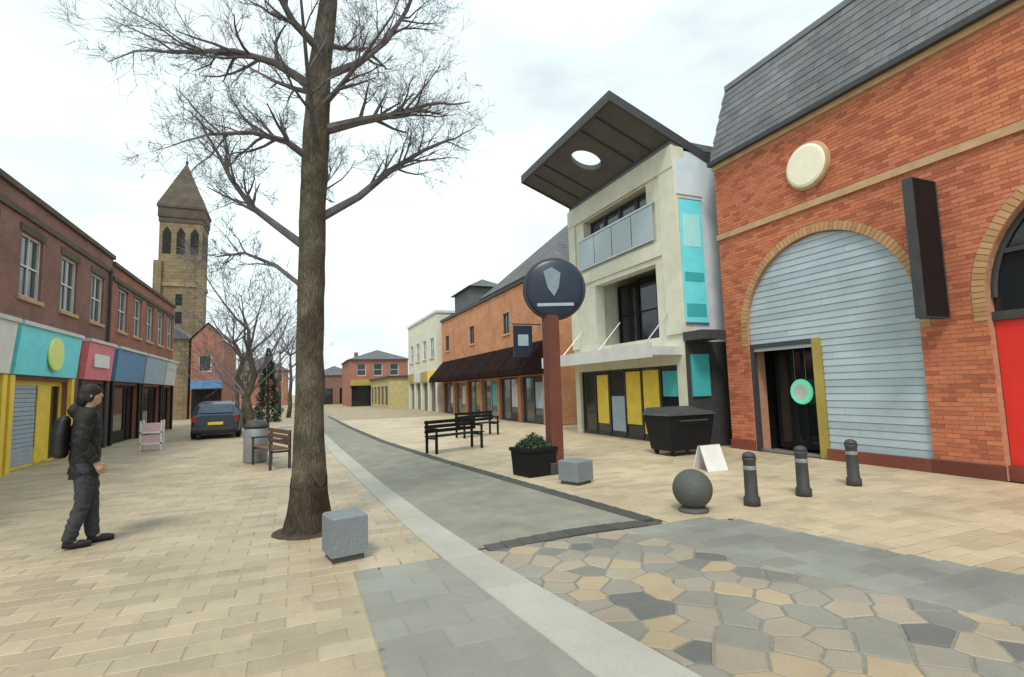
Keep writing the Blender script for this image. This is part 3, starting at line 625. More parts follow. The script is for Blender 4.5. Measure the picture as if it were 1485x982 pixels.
# canopy: a tilted slab, its outer edge towards the street higher, round opening cut through
SLP = -0.385; cz = lambda x: 9.02 + (x-7.45)*SLP
CYA, CYB = 10.78, 16.4; hx_ = min((7.6+0.01*i for i in range(160)), key=lambda x: abs(on_x(850, 233, x).z-cz(x))); HC = (hx_, on_x(850, 233, hx_).y); HR = 0.46
def slab_with_hole(x0, x1, y0, y1, hx, hy, hr, zf, th, n=32):
    b = MB(); ring = [(hx+hr*math.cos(2*math.pi*i/n), hy+hr*math.sin(2*math.pi*i/n)) for i in range(n)]; out = []
    for i in range(n):
        a = 2*math.pi*i/n; dx, dy = math.cos(a), math.sin(a); t = 1e9
        if dx > 1e-9: t = min(t, (x1-hx)/dx)
        if dx < -1e-9: t = min(t, (x0-hx)/dx)
        if dy > 1e-9: t = min(t, (y1-hy)/dy)
        if dy < -1e-9: t = min(t, (y0-hy)/dy)
        out.append([hx+dx*t, hy+dy*t])
    for cx_, cy_ in ((x0, y0), (x0, y1), (x1, y0), (x1, y1)):
        k = min(range(n), key=lambda i: (out[i][0]-cx_)**2 + (out[i][1]-cy_)**2); out[k] = [cx_, cy_]
    vs = [(x, y, zf(x)) for x, y in ring] + [(x, y, zf(x)) for x, y in out] + [(x, y, zf(x)+th) for x, y in ring] + [(x, y, zf(x)+th) for x, y in out]
    fs = []
    for i in range(n):
        j = (i+1) % n; fs += [(i, n+i, n+j, j), (2*n+i, 2*n+j, 3*n+j, 3*n+i), (i, j, 2*n+j, 2*n+i), (n+i, 3*n+i, 3*n+j, n+j)]
    return b.add(vs, fs)
cp = slab_with_hole(7.45, 12.2, CYA, CYB, HC[0], HC[1], HR, cz, 0.16).build('canopy', 'soffit', en)
ce = MB(); 
for (xa_, xb_, ya_, yb_) in ((7.38, 7.45, CYA-0.06, CYB+0.06), (7.45, 12.2, CYA-0.06, CYA), (7.45, 12.2, CYB, CYB+0.06)):
    ce.hexa([(xa_, ya_, cz(xa_)-0.05), (xb_, ya_, cz(xb_)-0.05), (xb_, yb_, cz(xb_)-0.05), (xa_, yb_, cz(xa_)-0.05), (xa_, ya_, cz(xa_)+0.22), (xb_, ya_, cz(xb_)+0.22), (xb_, yb_, cz(xb_)+0.22), (xa_, yb_, cz(xa_)+0.22)])
ce.build('canopy_edge', 'charcoal', cp)
for k in range(1, 7):                                        # soffit battens
    y = CYA + k*(CYB-CYA)/7
    if abs(y-HC[1]) > HR+0.1:
        MB().hexa([(7.5, y-0.03, cz(7.5)-0.04), (9.25, y-0.03, cz(9.25)-0.04), (9.25, y+0.03, cz(9.25)-0.04), (7.5, y+0.03, cz(7.5)-0.04), (7.5, y-0.03, cz(7.5)+.01), (9.25, y-0.03, cz(9.25)+.01), (9.25, y+0.03, cz(9.25)+.01), (7.5, y+0.03, cz(7.5)+.01)]).build('soffit_batten', 'charcoal', cp)
MB().box(EX+0.0, 12.0, EY0+.02, EY1-.02, 8.12, 8.3).build('roof_deck', 'lead', en)
# entrance canopy slab above the shopfronts
MB().box(EX-1.0, EX+0.02, EY0+0.1, EY1+0.6, 2.40, 2.62, ).build('porch_roof', 'offwhite', en)
MB().box(EX-1.04, EX-1.0, EY0+0.06, EY1+0.64, 2.34, 2.72).build('porch_fascia', 'offwhite', en)
for y in (11.3, 13.6, 15.9): MB().tube([(EX-0.02, y, 3.6), (EX-0.9, y, 2.66)], 0.02, 8).build('tie_rod', 'steel', en)
# shopfront: mullions, panes, coloured posters
sf = MB()
for k in range(7): y = 11.1 + k*5.2/6; sf.box(EX+0.10, EX+0.17, y-0.03, y+0.03, 0.0, 2.15)
sf.box(EX+0.10, EX+0.169, 11.1, 16.3, 2.09, 2.149); sf.box(EX+0.10, EX+0.169, 11.1, 16.3, 0.0, 0.12)
sf = sf.build('shopfront', 'charcoal', en)
postc = ['turq2', 'yellow', 'yellow', 'paleblue', 'ochre', 'glass']
for k in range(6):
    y0 = 11.1 + k*5.2/6; MB().box(EX+0.13, EX+0.14, y0+0.03, y0+5.2/6-0.03, 0.12, 2.09).build('pane', 'glass', sf)
    if k in (1, 2): MB().box(EX+0.115, EX+0.129, y0+0.08, y0+5.2/6-0.06, 0.2 if k == 1 else 0.45, 2.05).build('poster', 'yellow', sf)
    if k == 4: MB().box(EX+0.115, EX+0.129, y0+0.1, y0+5.2/6-0.1, 0.4, 2.0).build('poster', 'yellow', sf)
    if k == 3: MB().box(EX+0.115, EX+0.129, y0+0.06, y0+5.2/6-0.1, 0.2, 1.3).build('poster', 'paleblue', sf)
    if k == 0: MB().box(EX+0.115, EX+0.129, y0+0.1, y0+5.2/6-0.1, 1.3, 2.0).build('poster', 'turq2', sf)
# banner and pale panel on the return wall
bn = thing('banner', 'tall turquoise banner on the cream return wall beside the brick corner', 'banner', (EX+0.4, EY0, 3.2))
MB().box(EX+0.06, EX+0.80, EY0-0.05, EY0-0.02, 3.25, 6.6).build('cloth', 'turq', bn)
for z0, z1, m in ((3.4, 3.75, 'turq2'), (4.35, 4.6, 'turq2')): MB().box(EX+0.10, EX+0.76, EY0-0.056, EY0-0.051, z0, z1).build('printed_block', m, bn)
MB().box(EX+0.14, EX+0.72, EY0-0.056, EY0-0.051, 5.3, 6.2).build('printed_block', mat('pale_aqua', (0.40, 0.80, 0.80), 0.45, 0.06), bn)
MB().tube([(EX+0.06, EY0-0.035, 6.62), (EX+0.84, EY0-0.035, 6.62)], 0.02, 8).build('rail', 'steel', bn)
MB().tube([(EX+0.06, EY0-0.035, 3.23), (EX+0.84, EY0-0.035, 3.23)], 0.02, 8).build('rail', 'steel', bn)
MB().box(EX+0.02, EX+0.9, EY0-0.03, EY0-.001, 6.75, 7.75).build('wall_panel', 'lilac', en)
MB().box(EX-0.04, EX+0.73, EY0-0.7, EY0-0.001, 2.75, 2.98).build('side_canopy', 'charcoal', en)
MB().box(EX+0.001, EX+1.9, EY0-0.04, EY0-0.001, 0.0, 2.74).build('dark_cladding', 'charcoal', en)
MB().box(EX+0.12, EX+0.7, EY0-0.09, EY0-0.041, 1.3, 2.4).build('display_case', 'turq2', en)

# ------------------------------------------------------------------ right: orange brick parade further down
MX = FX; MY0, MY1 = 20.3, 38.2
mb = thing('brick_parade', 'orange brick parade with dark awning fascias and grey hipped roofs', 'building', (MX, 29, 0))
ops = [(20.9+k*2.9, 23.4+k*2.9, 0, 2.2) for k in range(6)] + [(21.7+k*2.9, 22.6+k*2.9, 4.5, 5.6) for k in (1, 3, 5)]
wall_x(MX, MX+0.35, MY0, MY1, 0, 6.75, ops).build('wall', 'brickmid', mb)
wall_y(MY0, MY0+0.35, MX+0.35, 18, 0, 6.75).build('end_wall', 'brickmid', mb)
wall_y(MY1-0.35, MY1, MX+0.35, 18, 0, 6.75).build('end_wall', 'brickmid', mb)
MB().box(MX+2.4, MX+2.5, MY0+0.35, MY1-0.35, 0, 6.7).build('inner_wall', 'interior', mb)
for k in range(6):
    if k % 2: window_x(mb, MX, -1, 21.7+k*2.9, 22.6+k*2.9, 4.5, 5.6, 0.1, (1, 0), 'charcoal', 'glass2', 'buffstone')
    s_ = wall_x(MX+0.14, MX+0.2, 20.9+k*2.9, 23.4+k*2.9, 0, 2.2, [(21.0+k*2.9, 22.1+k*2.9, 0.4, 2.1), (22.2+k*2.9, 23.3+k*2.9, 0.05, 2.1)]).build('shopfront', ('charcoal', 'charcoal', 'grey', 'charcoal', 'ochre', 'charcoal')[k], mb)
    MB().box(MX+0.165, MX+0.175, 20.95+k*2.9, 23.35+k*2.9, 0.05, 2.15).build('pane', 'glass2', s_)
    MB().box(MX+0.15, MX+0.164, 21.1+k*2.9, 22.0+k*2.9, 0.7, 1.9).build('poster', ('paleblue', 'offwhite', 'turq2', 'ochre', 'cream', 'offwhite')[k], s_)
    # awning fascia, brown-black, above each shop
    MB().hexa([(MX-1.1, 20.75+k*2.9, 2.25), (MX-0.002, 20.75+k*2.9, 2.25), (MX-0.002, 23.5+k*2.9, 2.25), (MX-1.1, 23.5+k*2.9, 2.25), (MX-1.05, 20.75+k*2.9, 2.55), (MX-0.002, 20.75+k*2.9, 3.75), (MX-0.002, 23.5+k*2.9, 3.75), (MX-1.05, 23.5+k*2.9, 2.55)]).build('awning', mat('awning_brown', (0.02, 0.012, 0.011), 0.95, 0.2, spec=0.05), mb)
MB().box(MX-0.1, MX+0.4, MY0-0.05, MY1+0.05, 6.76, 6.95).build('gutter', 'charcoal', mb)
def hip(parent, x0, x1, y0, y1, z0, z1, m='tile', inset=None, name='roof'):
    xm = (x0+x1)/2; i = inset if inset is not None else (x1-x0)/2
    return MB().add([(x0, y0, z0), (x1, y0, z0), (x1, y1, z0), (x0, y1, z0), (xm, y0+i, z1), (xm, y1-i, z1)], [(3, 2, 1, 0), (0, 1, 4), (1, 2, 5, 4), (2, 3, 5), (3, 0, 4, 5)]).build(name, m, parent)
hip(mb, MX-0.15, 17.9, MY0-0.1, 29.0, 6.96, 10.7, inset=4.0)
dm = MB().box(MX+0.6, MX+3, 32.5, 36.6, 6.96, 8.5); dm = dm.build('dormer', 'slateflat', mb)
hip(mb, MX+0.3, MX+3.2, 32.2, 36.9, 8.51, 9.3, 'slateflat', name='dormer_roof')
hip(mb, MX+0.0, 17.9, 29.2, MY1, 6.97, 8.2, 'slateflat', inset=1.5)
# hanging blue sign on the parade
hs = thing('projecting_sign', 'small dark blue sign hung from the orange brick parade near the round sign', 'sign', (MX-0.7, 20.9, 2.9))
MB().box(MX-1.35, MX-0.45, 20.86, 20.94, 3.0, 4.4).build('panel', 'navy', hs)
MB().tube([(MX-1.4, 20.9, 4.47), (MX, 20.9, 4.47)], 0.03, 8).build('bracket', 'charcoal', hs)
MB().box(MX-1.15, MX-0.65, 20.845, 20.859, 3.5, 4.0).build('emblem', 'paleblue', hs)

# ------------------------------------------------------------------ right: far end of the street
cb_ = thing('cream_building', 'cream rendered building beyond the orange brick parade', 'building', (FX, 44, 0))
ops = [(39.5+k*2.6, 40.8+k*2.6, 4.2, 5.8) for k in range(4)] + [(39.2+k*2.6, 41.2+k*2.6, 0, 2.3) for k in range(4)]
wall_x(FX-0.3, FX+0.1, 38.6, 49.6, 0, 7.6, ops).build('wall', 'cream', cb_); wall_y(38.6, 38.9, FX+0.1, 18, 0, 7.6).build('end_wall', 'cream', cb_)
for k in range(4):
    window_x(cb_, FX-0.3, -1, 39.5+k*2.6, 40.8+k*2.6, 4.2, 5.8, 0.1, (1, 1)); MB().box(FX-0.1, FX-0.05, 39.2+k*2.6, 41.2+k*2.6, 0, 2.3).build('shop_pane', 'glass', cb_)
    MB().box(FX-0.42, FX-0.301, 39.0+k*2.6, 41.4+k*2.6, 2.4, 3.2).build('fascia', ('yellow', 'ochre', 'offwhite', 'ochre')[k], cb_)
MB().box(FX-0.4, 18, 38.5, 49.7, 7.6, 7.8).build('parapet', 'offwhite', cb_)
fb = thing('gabled_building', 'red brick building with a dark hipped roof closing the far street', 'building', (8, 66, 0))
ops = [(6.7+k*2.0, 7.8+k*2.0, 3.7, 5.2) for k in range(3)]
wall_y(66, 66.4, 5.9, 13, 0, 5.7, ops).build('wall', 'brickfar', fb)
for k in range(3):
    q = MB().box(6.7+k*2.0, 7.8+k*2.0, 66.12, 66.16, 3.7, 5.2).build('window', 'white', fb); MB().box(6.78+k*2.0, 7.72+k*2.0, 66.10, 66.119, 3.78, 4.42).build('pane', 'glass2', q); MB().box(6.78+k*2.0, 7.72+k*2.0, 66.10, 66.119, 4.48, 5.12).build('pane', 'glass2', q)
MB().box(5.91, 12.99, 65.5, 65.999, 2.5, 3.2).build('fascia', 'ochre', fb); MB().box(6.1, 12.8, 65.9, 65.998, 0.0, 2.45).build('shopfront', 'glass', fb)
wall_x(5.9, 6.2, 66.4, 78, 0, 5.7).build('side_wall', 'brickfar', fb)
hip(fb, 5.6, 13.4, 65.7, 78.3, 5.71, 7.1, 'slateflat', 3)
lb = thing('low_brick_building', 'low brown brick building glimpsed past the tree trunk at the street end', 'building', (5, 84, 0))
wall_y(84, 84.5, 2.0, 8.6, 0, 4.4, [(3, 5, 0, 2.4), (6, 8, 0, 2.4)]).build('wall', 'brickleft', lb); MB().box(2.1, 8.5, 84.2, 84.3, 0, 2.4).build('shopfront', 'glass', lb)
hip(lb, 1.7, 9, 83.8, 95, 4.41, 6.0, 'slateflat', 3)
kb = thing('kiosk_row', 'row of pale yellow single storey units along the far street', 'building', (7.3, 57, 0))
wall_x(8.2, 8.5, 51, 64.5, 0, 3.0, [(52+k*2.6, 54+k*2.6, 0.3, 2.2) for k in range(5)]).build('wall', mat('pale_yellow', (0.48, 0.40, 0.20), 0.8, 0.15, dirt=0.2), kb)
for k in range(5): MB().box(8.3, 8.36, 52+k*2.6, 54+k*2.6, 0.3, 2.2).build('window', 'glass2', kb)
wall_y(51, 51.3, 8.5, 11, 0, 3.0).build('end_wall', MATS['pale_yellow'], kb)
MB().box(8.0, 11.2, 50.8, 64.7, 3.0, 3.2).build('roof', 'charcoal', kb)

# ------------------------------------------------------------------ left: terrace of shops
LX = -6.28
def terrace(y0, y1, zt, bm, label, shops, win, x_back=-15, name='shop_terrace'):
    t = thing(name, label, 'building', (LX, (y0+y1)/2, 0))
    ops = [(a, b, 0, 2.2) for a, b in [(s[0]+0.2, s[1]-0.2) for s in shops]] + [(a, b, 4.25, 5.85) for a, b in win]
    wall_x(LX-0.35, LX, y0, y1, 0, zt, ops).build('wall', bm, t)
    wall_y(y0, y0+0.3, x_back, LX-0.35, 0, zt).build('end_wall', bm, t); wall_y(y1-0.3, y1, x_back, LX-0.35, 0, zt).build('end_wall', bm, t)
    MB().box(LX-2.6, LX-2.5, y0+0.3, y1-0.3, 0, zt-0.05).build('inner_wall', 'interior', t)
    MB().box(x_back, LX+0.08, y0-0.02, y1+0.02, zt, zt+0.14).build('coping', 'stonedark', t)
    MB().box(LX, LX+0.06, y0, y1, zt-0.55, zt-0.40).build('string_course', 'stonedark', t)
    for a, b in win: window_x(t, LX, 1, a, b, 4.25, 5.85, 0.12, (1, 1), 'offwhite', 'glass2', 'buffstone', lintel='stonedark')
    for (a, b, fm, pm, em) in shops:
        s_ = wall_x(LX-0.2, LX-0.13, a+0.2, b-0.2, 0, 2.2, [(a+0.32, a+(b-a)*0.62, 0.45, 2.08), (a+(b-a)*0.66, b-0.32, 0.06, 2.08)]).build('shopfront', pm, t)
        MB().box(LX-0.17, LX-0.16, a+0.25, b-0.25, 0.06, 2.14).build('pane', 'glass', s_)
        if em == 'lime':
            for k in range(18): MB().box(LX-0.158, LX-0.12, a+0.62, a+1.9, 0.08+k*0.112, 0.18+k*0.112).build('shutter_slat', 'paleblue', s_)
            MB().box(LX-0.125, LX-0.10, a+0.24, a+0.6, 0.06, 2.1).build('poster', 'yellow', s_); MB().box(LX-0.125, LX-0.10, a+1.95, a+2.75, 0.06, 2.1).build('poster', 'yellow', s_)
        MB().box(LX+0.001, LX+0.10, a+0.0, a+0.2, 0, 2.3).build('pilaster', pm, t); MB().box(LX+0.001, LX+0.10, b-0.2, b-0.001, 0, 2.3).build('pilaster', pm, t)
        f_ = MB().hexa([(LX+0.001, a+0.03, 2.32), (LX+0.14, a+0.03, 2.32), (LX+0.14, b-0.03, 2.32), (LX+0.001, b-0.03, 2.32), (LX+0.001, a+0.03, 3.5), (LX+0.24, a+0.03, 3.5), (LX+0.24, b-0.03, 3.5), (LX+0.001, b-0.03, 3.5)]).build('fascia', fm, t)
        MB().box(LX+0.001, LX+0.30, a+0.01, b-0.01, 3.503, 3.6).build('cornice', 'offwhite', t)
        if em == 'lime':
            cy_ = (a+b)/2+0.15
            MB().lathe((LX+0.2, cy_, 2.92), [(0.44, 0.05), (0.47, 0.02), (0.45, -0.01)], 28, 'x').build('emblem', 'lime', f_)
        elif em:
            cy_ = (a+b)/2; MB().box(LX+0.2, LX+0.235, cy_-0.7, cy_+0.7, 2.72, 3.15).build('emblem', em, f_)
    return t
terrace(5.5, 22.7, 6.75, 'brickleft', 'long brown brick terrace with sash windows above a turquoise shop fascia',
        [(5.8, 10.4, 'paleblue', 'grey', None), (10.6, 15.5, 'white', 'yellow', None), (15.65, 19.4, 'turq', 'yellow', 'lime'), (20.0, 22.5, 'pinkred', 'charcoal', 'white')],
        [(6.6+k*2.35, 7.75+k*2.35) for k in range(7)])
terrace(22.72, 33.0, 6.55, 'brickred', 'brighter red brick terrace with blue fascias between brown terrace and stone tower',
        [(22.9, 26.6, 'blue', 'black', None), (26.8, 30.4, 'paleblue', 'black', None), (30.6, 32.9, 'offwhite', 'black', None)], [(23.5+k*2.0, 24.6+k*2.0) for k in range(5)])
# downpipe
MB().tube([(LX+0.07, 22.3, 0.05), (LX+0.07, 22.3, 6.3)], 0.05, 8).build('downpipe', 'charcoal', [o for o in bpy.data.objects if o.name == 'shop_terrace'][0])

# ------------------------------------------------------------------ stone tower
TY = 62.0; tl = on_y(226, 330, TY).x; tr_ = on_y(297, 330, TY).x; tw = tr_-tl; tcx = (tl+tr_)/2
zap = on_y(265, 236, TY+tw/2).z; zev = on_y(262, 298, TY).z; zc0 = on_y(262, 322, TY).z
tw_ = thing('clock_tower', 'square ochre stone tower with a dark pyramid roof rising behind the terraces', 'tower', (tcx, TY+tw/2, 0))
h = tw/2-0.25
def sq(b, r, z0, z1): return b.box(tcx-r, tcx+r, TY+tw/2-r, TY+tw/2+r, z0, z1)
sq(MB(), h, 0, zc0).build('shaft', 'stoneblock', tw_)
b = MB(); sq(b, h+0.12, 7.6, 8.0); b.build('string_course', 'stone', tw_); b = MB(); sq(b, h+0.12, 13.2, 13.6); b.build('string_course', 'stone', tw_)
b = MB(); sq(b, h+0.08, zc0, zc0+0.5); sq(b, h+0.16, zc0+0.5, zev-0.25); b.build('corbel_table', 'stonedark', tw_)
b = MB(); r = h+0.26; sq(b, r, zev-0.25, zev); b.build('eaves', 'stonedark', tw_)
b = MB(); c0 = (tcx, TY+tw/2); b.add([(c0[0]-r, c0[1]-r, zev), (c0[0]+r, c0[1]-r, zev), (c0[0]+r, c0[1]+r, zev), (c0[0]-r, c0[1]+r, zev), (c0[0], c0[1], zap)], [(3, 2, 1, 0), (0, 1, 4), (1, 2, 4), (2, 3, 4), (3, 0, 4)]); b.build('roof', 'stonedark', tw_)
b = MB(); b.lathe((c0[0], c0[1], zap-0.15), [(0.12, 0), (0.16, 0.25), (0.04, 0.45), (0.03, 1.1)], 10); b.build('finial', 'charcoal', tw_)
for k in (-1, 0, 1):                                        # belfry louvres on the face towards the street
    q = MB().prism([(tcx+k*1.25-0.38, c0[1]-h-0.02, zc0-3.4), (tcx+k*1.25+0.38, c0[1]-h-0.02, zc0-3.4), (tcx+k*1.25+0.38, c0[1]-h-0.02, zc0-1.1), (tcx+k*1.25, c0[1]-h-0.02, zc0-0.5), (tcx+k*1.25-0.38, c0[1]-h-0.02, zc0-1.1)], (0, 0.1, 0)).build('belfry_opening', 'dark', tw_)
    q = MB().prism([(c0[0]+h-0.08, c0[1]+k*1.25-0.38, zc0-3.4), (c0[0]+h-0.08, c0[1]+k*1.25+0.38, zc0-3.4), (c0[0]+h-0.08, c0[1]+k*1.25+0.38, zc0-1.1), (c0[0]+h-0.08, c0[1]+k*1.25, zc0-0.5), (c0[0]+h-0.08, c0[1]+k*1.25-0.38, zc0-1.1)], (0.1, 0, 0)).build('belfry_opening', 'dark', tw_)
for z in (9.3, 11.2): MB().box(tcx-0.3, tcx+0.3, c0[1]-h-0.02, c0[1]-h+0.05, z, z+1.2).build('slit_window', 'dark', tw_)
for sx in (-1, 1): MB().box(c0[0]+sx*h-0.35, c0[0]+sx*h+0.35, c0[1]-h-0.3, c0[1]-h+0.3, 0, zc0-4.2).build('buttress', 'stoneblock', tw_)

# ------------------------------------------------------------------ left: far red house beside the tower
hy = 46.0; x0 = on_y(288, 520, hy).x; x1 = on_y(324, 520, hy).x
rh = thing('red_house', 'small red brick gabled house in front of the stone tower', 'house', ((x0+x1)/2, hy, 0))
x0 -= 0.5
wall_y(hy, hy+0.3, x0, x1, 0, 6.1, [(x1-1.7, x1-0.8, 3.6, 4.9)]).build('wall', 'brickfar', rh); wall_x(x1-0.3, x1, hy+0.3, hy+9, 0, 6.1).build('side_wall', 'brickfar', rh)
q = MB().box(x1-1.7, x1-0.8, hy+0.1, hy+0.15, 3.6, 4.9).build('window', 'white', rh); MB().box(x1-1.62, x1-0.88, hy+0.08, hy+0.099, 3.68, 4.82).build('pane', 'glass2', q)
MB().prism([(x0, hy, 6.1), (x1, hy, 6.1), ((x0+x1)/2, hy, 7.3)], (0, 0.3, 0)).build('gable', 'brickfar', rh)
MB().add([(x0-.2, hy-.1, 6.05), ((x0+x1)/2, hy-.1, 7.45), ((x0+x1)/2, hy+9, 7.45), (x0-.2, hy+9, 6.05), (x1+.2, hy-.1, 6.05), (x1+.2, hy+9, 6.05)], [(0, 1, 2, 3), (1, 4, 5, 2)]).build('roof', 'slateflat', rh)
MB().box(x0+0.1, x1, hy-0.6, hy-0.001, 2.3, 2.9).build('shop_canopy', 'blue', rh)
MB().box(x0+0.1, x1-.1, hy-0.05, hy-0.002, 0.1, 2.2).build('shopfront', 'glass', rh)
sh = thing('stone_hall', 'low ochre stone hall adjoining the square tower', 'building', (-10, 54, 0))
wall_x(-8.3, -7.9, 47, 60, 0, 6.2, [(48.5+k*2.8, 49.7+k*2.8, 2, 4.6) for k in range(4)]).build('wall', 'stoneblock', sh); wall_y(47, 47.4, -16, -8.3, 0, 6.2).build('end_wall', 'stoneblock', sh)
for k in range(4): MB().box(-8.2, -8.1, 48.5+k*2.8, 49.7+k*2.8, 2, 4.6).build('window', 'glass2', sh)
hip(sh, -16.2, -7.7, 46.8, 60.2, 6.21, 9.4, 'slateflat', 0.1)

# ------------------------------------------------------------------ trees
def grow(b, rng, p, d, length, r, depth, upb=0.12, n_child=(4, 6), wig=0.28, minr=0.0021):
    """one bare branch and its side branches, as tapering tubes"""
    segs = 4 if depth > 1 else 3; pts = [Vector(p)]; rad = [r]; d = Vector(d).normalized()
    for i in range(segs):
        d = (d + Vector((rng.gauss(0, wig), rng.gauss(0, wig), rng.gauss(0, wig)+upb))*0.5).normalized()
        pts.append(pts[-1] + d*(length/segs)); rad.append(max(minr*0.7, r*(1-0.72*(i+1)/segs)))
    b.tube(pts, rad, 5 if r > 0.02 else 3, cap=False)
    if depth <= 0: return
    for k in range(rng.randint(*n_child)):
        t = rng.uniform(0.25, 1.0)*segs; i = min(int(t), segs-1); q = pts[i].lerp(pts[i+1], t-i); ax = (pts[i+1]-pts[i]).normalized()
        side = ax.orthogonal().normalized(); side.rotate(Matrix.Rotation(rng.uniform(0, 2*math.pi), 3, ax))
        nd = (ax*rng.uniform(0.5, 1.0) + side*rng.uniform(0.5, 0.95)).normalized()
        rr = max(minr, (rad[i]*(1-(t-i)) + rad[i+1]*(t-i))*0.48)
        grow(b, rng, q, nd, length*rng.uniform(0.42, 0.68), rr, depth-1, upb, n_child, wig, minr)
def along(b, rng, pts, r0, r1, depth, k, ln, n_child=(3, 5)):
    n = len(pts); rad = [r0+(r1-r0)*i/(n-1) for i in range(n)]; b.tube(pts, rad, 7, cap=False)
    for j in range(k):
        t = rng.uniform(0.3, 1.0)*(n-1); i = min(int(t), n-2); q = pts[i].lerp(pts[i+1], t-i); ax = (pts[i+1]-pts[i]).normalized()
        side = ax.orthogonal().normalized(); side.rotate(Matrix.Rotation(rng.uniform(0, 2*math.pi), 3, ax))
        grow(b, rng, q, ax*0.7+side*0.7+Vector((0, 0, 0.15)), ln*rng.uniform(0.6, 1.2), max(0.006, rad[i]*0.5), depth, n_child=n_child)
    grow(b, rng, pts[-1], pts[-1]-pts[-2], ln, r1, depth, n_child=n_child)
rng = random.Random(11)
tb = gnd(446, 770); TYY = tb.y
tree = thing('street_tree', 'tall bare street tree with a straight mottled trunk beside the grey granite cube', 'tree', (tb.x, tb.y, 0))
def tp(x, y, dy=0.0): return on_y(x, y, TYY+dy)
path = [tp(446, 775), tp(447, 745), tp(448, 700), tp(449, 600), tp(450, 500), tp(452, 400), tp(454, 300), tp(458, 200), tp(464, 100), tp(477, 0), tp(484, -80), tp(490, -170), tp(497, -280)]
path[0].z = -0.05
rads = [0.29, 0.235, 0.20, 0.172, 0.165, 0.162, 0.162, 0.162, 0.145, 0.115, 0.085, 0.05, 0.02]
# resample the trunk finely and roughen it so that the bark outline is uneven
fine, fr_ = [], []
for i in range(len(path)-1):
    for s in range(8): fine.append(path[i].lerp(path[i+1], s/8)); fr_.append(rads[i]+(rads[i+1]-rads[i])*s/8)
fine.append(path[-1]); fr_.append(rads[-1])
b = MB(); b.tube(fine, fr_, 20)
ax0 = Vector((tb.x, tb.y, 0))
for i, p in enumerate(b.v):
    k = min(i//20, len(fine)-1); d = p-fine[k]; nn = noise.noise(p*3.0)*0.07 + noise.noise(Vector((p.x*14, p.y*14, p.z*4)))*0.05
    if p.z < 0.5: nn += 0.22*(0.5-p.z)*math.cos(5*math.atan2(d.y, d.x)+1)
    b.v[i] = fine[k] + d*(1+nn)
b.build('trunk', 'bark', tree, smooth=True)
fl = MB(); kk = [i for i, q in enumerate(fine) if q.z < 0.62]; fl.tube([fine[i] for i in kk], [fr_[i]*1.04+0.008 for i in kk], 24)
for i, q in enumerate(fl.v):
    k = min(i//24, len(kk)-1); d = q-fine[k]; an = math.atan2(d.y, d.x); nn = noise.noise(q*3.0)*0.07 + noise.noise(Vector((q.x*14, q.y*14, q.z*4)))*0.05
    if q.z < 0.5: nn += 0.24*(0.5-q.z)*math.cos(5*an+1)
    fl.v[i] = fine[k] + d*(1+nn)
    if k == len(kk)-1: fl.v[i].z += 0.10*math.sin(an*3+0.6)+0.06*math.sin(an*7)
fl.build('root_flare', 'darkbark', tree, smooth=True)
MB().lathe((tb.x, tb.y, 0), [(0.40, -0.01), (0.40, 0.006), (0.34, 0.02), (0.25, 0.03)], 30).build('soil', 'soil', tree)
cr_ = MB()
LIMBS = [([(462, 318), (520, 286), (570, 245), (615, 218), (650, 203)], 0.3, 0.06, 7, 0.75),
         ([(464, 190), (520, 176), (575, 166), (620, 152)], -0.5, 0.075, 7, 0.8),
         ([(448, 362), (405, 330), (365, 300), (335, 260), (312, 215)], 0.5, 0.06, 8, 0.75),
         ([(455, 235), (415, 205), (365, 192), (305, 195)], -0.4, 0.055, 7, 0.7),
         ([(460, 130), (400, 92), (340, 74), (245, 76)], 0.2, 0.065, 8, 0.85),
         ([(468, 112), (520, 92), (560, 60), (590, 15), (615, -50)], 0.6, 0.06, 9, 0.8),
         ([(470, 80), (425, 32), (392, -30), (362, -90)], -0.6, 0.06, 9, 0.9),
         ([(450, 425), (400, 385), (355, 367), (315, 372)], 0.9, 0.035, 5, 0.5),
         ([(480, 0), (530, -40), (570, -90), (600, -150)], 0.3, 0.05, 8, 0.9),
         ([(484, -60), (440, -110), (410, -170)], 0.8, 0.045, 8, 0.9)]
for pxs, dd, r0, k, ln in LIMBS:
    pts = [tp(x, y, dd*i/(len(pxs)-1)) for i, (x, y) in enumerate(pxs)]
    along(cr_, rng, pts, r0, r0*0.3, 3, k+6, ln*0.85, (4, 5))
for z, a, ln in ((4.2, 1.4, 1.7), (4.9, -1.7, 1.6), (5.6, 2.2, 1.6), (5.3, -0.9, 1.3), (6.3, 1.0, 1.4), (6.8, -2.2, 1.3), (7.6, 0.2, 1.0), (7.4, 2.9, 1.2), (8.2, -1.0, 0.9)):
    base = min(fine, key=lambda p: abs(p.z-z)); d = Vector((math.cos(a), math.sin(a), 0.45)); pts = [base + d*ln*t + Vector((0, 0, 0.25*t*t)) for t in (0, 0.3, 0.6, 1.0)]
    along(cr_, rng, pts, 0.045, 0.012, 3, 8, 0.7, (4, 5))
cr_.build('crown', 'twig', tree)
def bare_tree(x, y, hgt, seed, label):
    rg = random.Random(seed); t = thing('bare_tree', label, 'tree', (x, y, 0), 'bare trees down the street')
    pts = [Vector((x+rg.gauss(0, 0.05)*i, y, -0.05+hgt*0.6*i/5)) for i in range(6)]; MB().tube(pts, [0.17, 0.14, 0.125, 0.11, 0.09, 0.06], 8).build('trunk', 'bark', t, True)
    c = MB()
    for k in range(11):
        i = rg.choice((2, 3, 4, 4, 5, 5)); a = k*2.4; grow(c, rg, pts[i], (math.cos(a), math.sin(a), 0.75), hgt*rg.uniform(0.26, 0.4), 0.05, 3, 0.2, (3, 4), 0.25, 0.008)
    c.build('crown', 'twig', t); return t
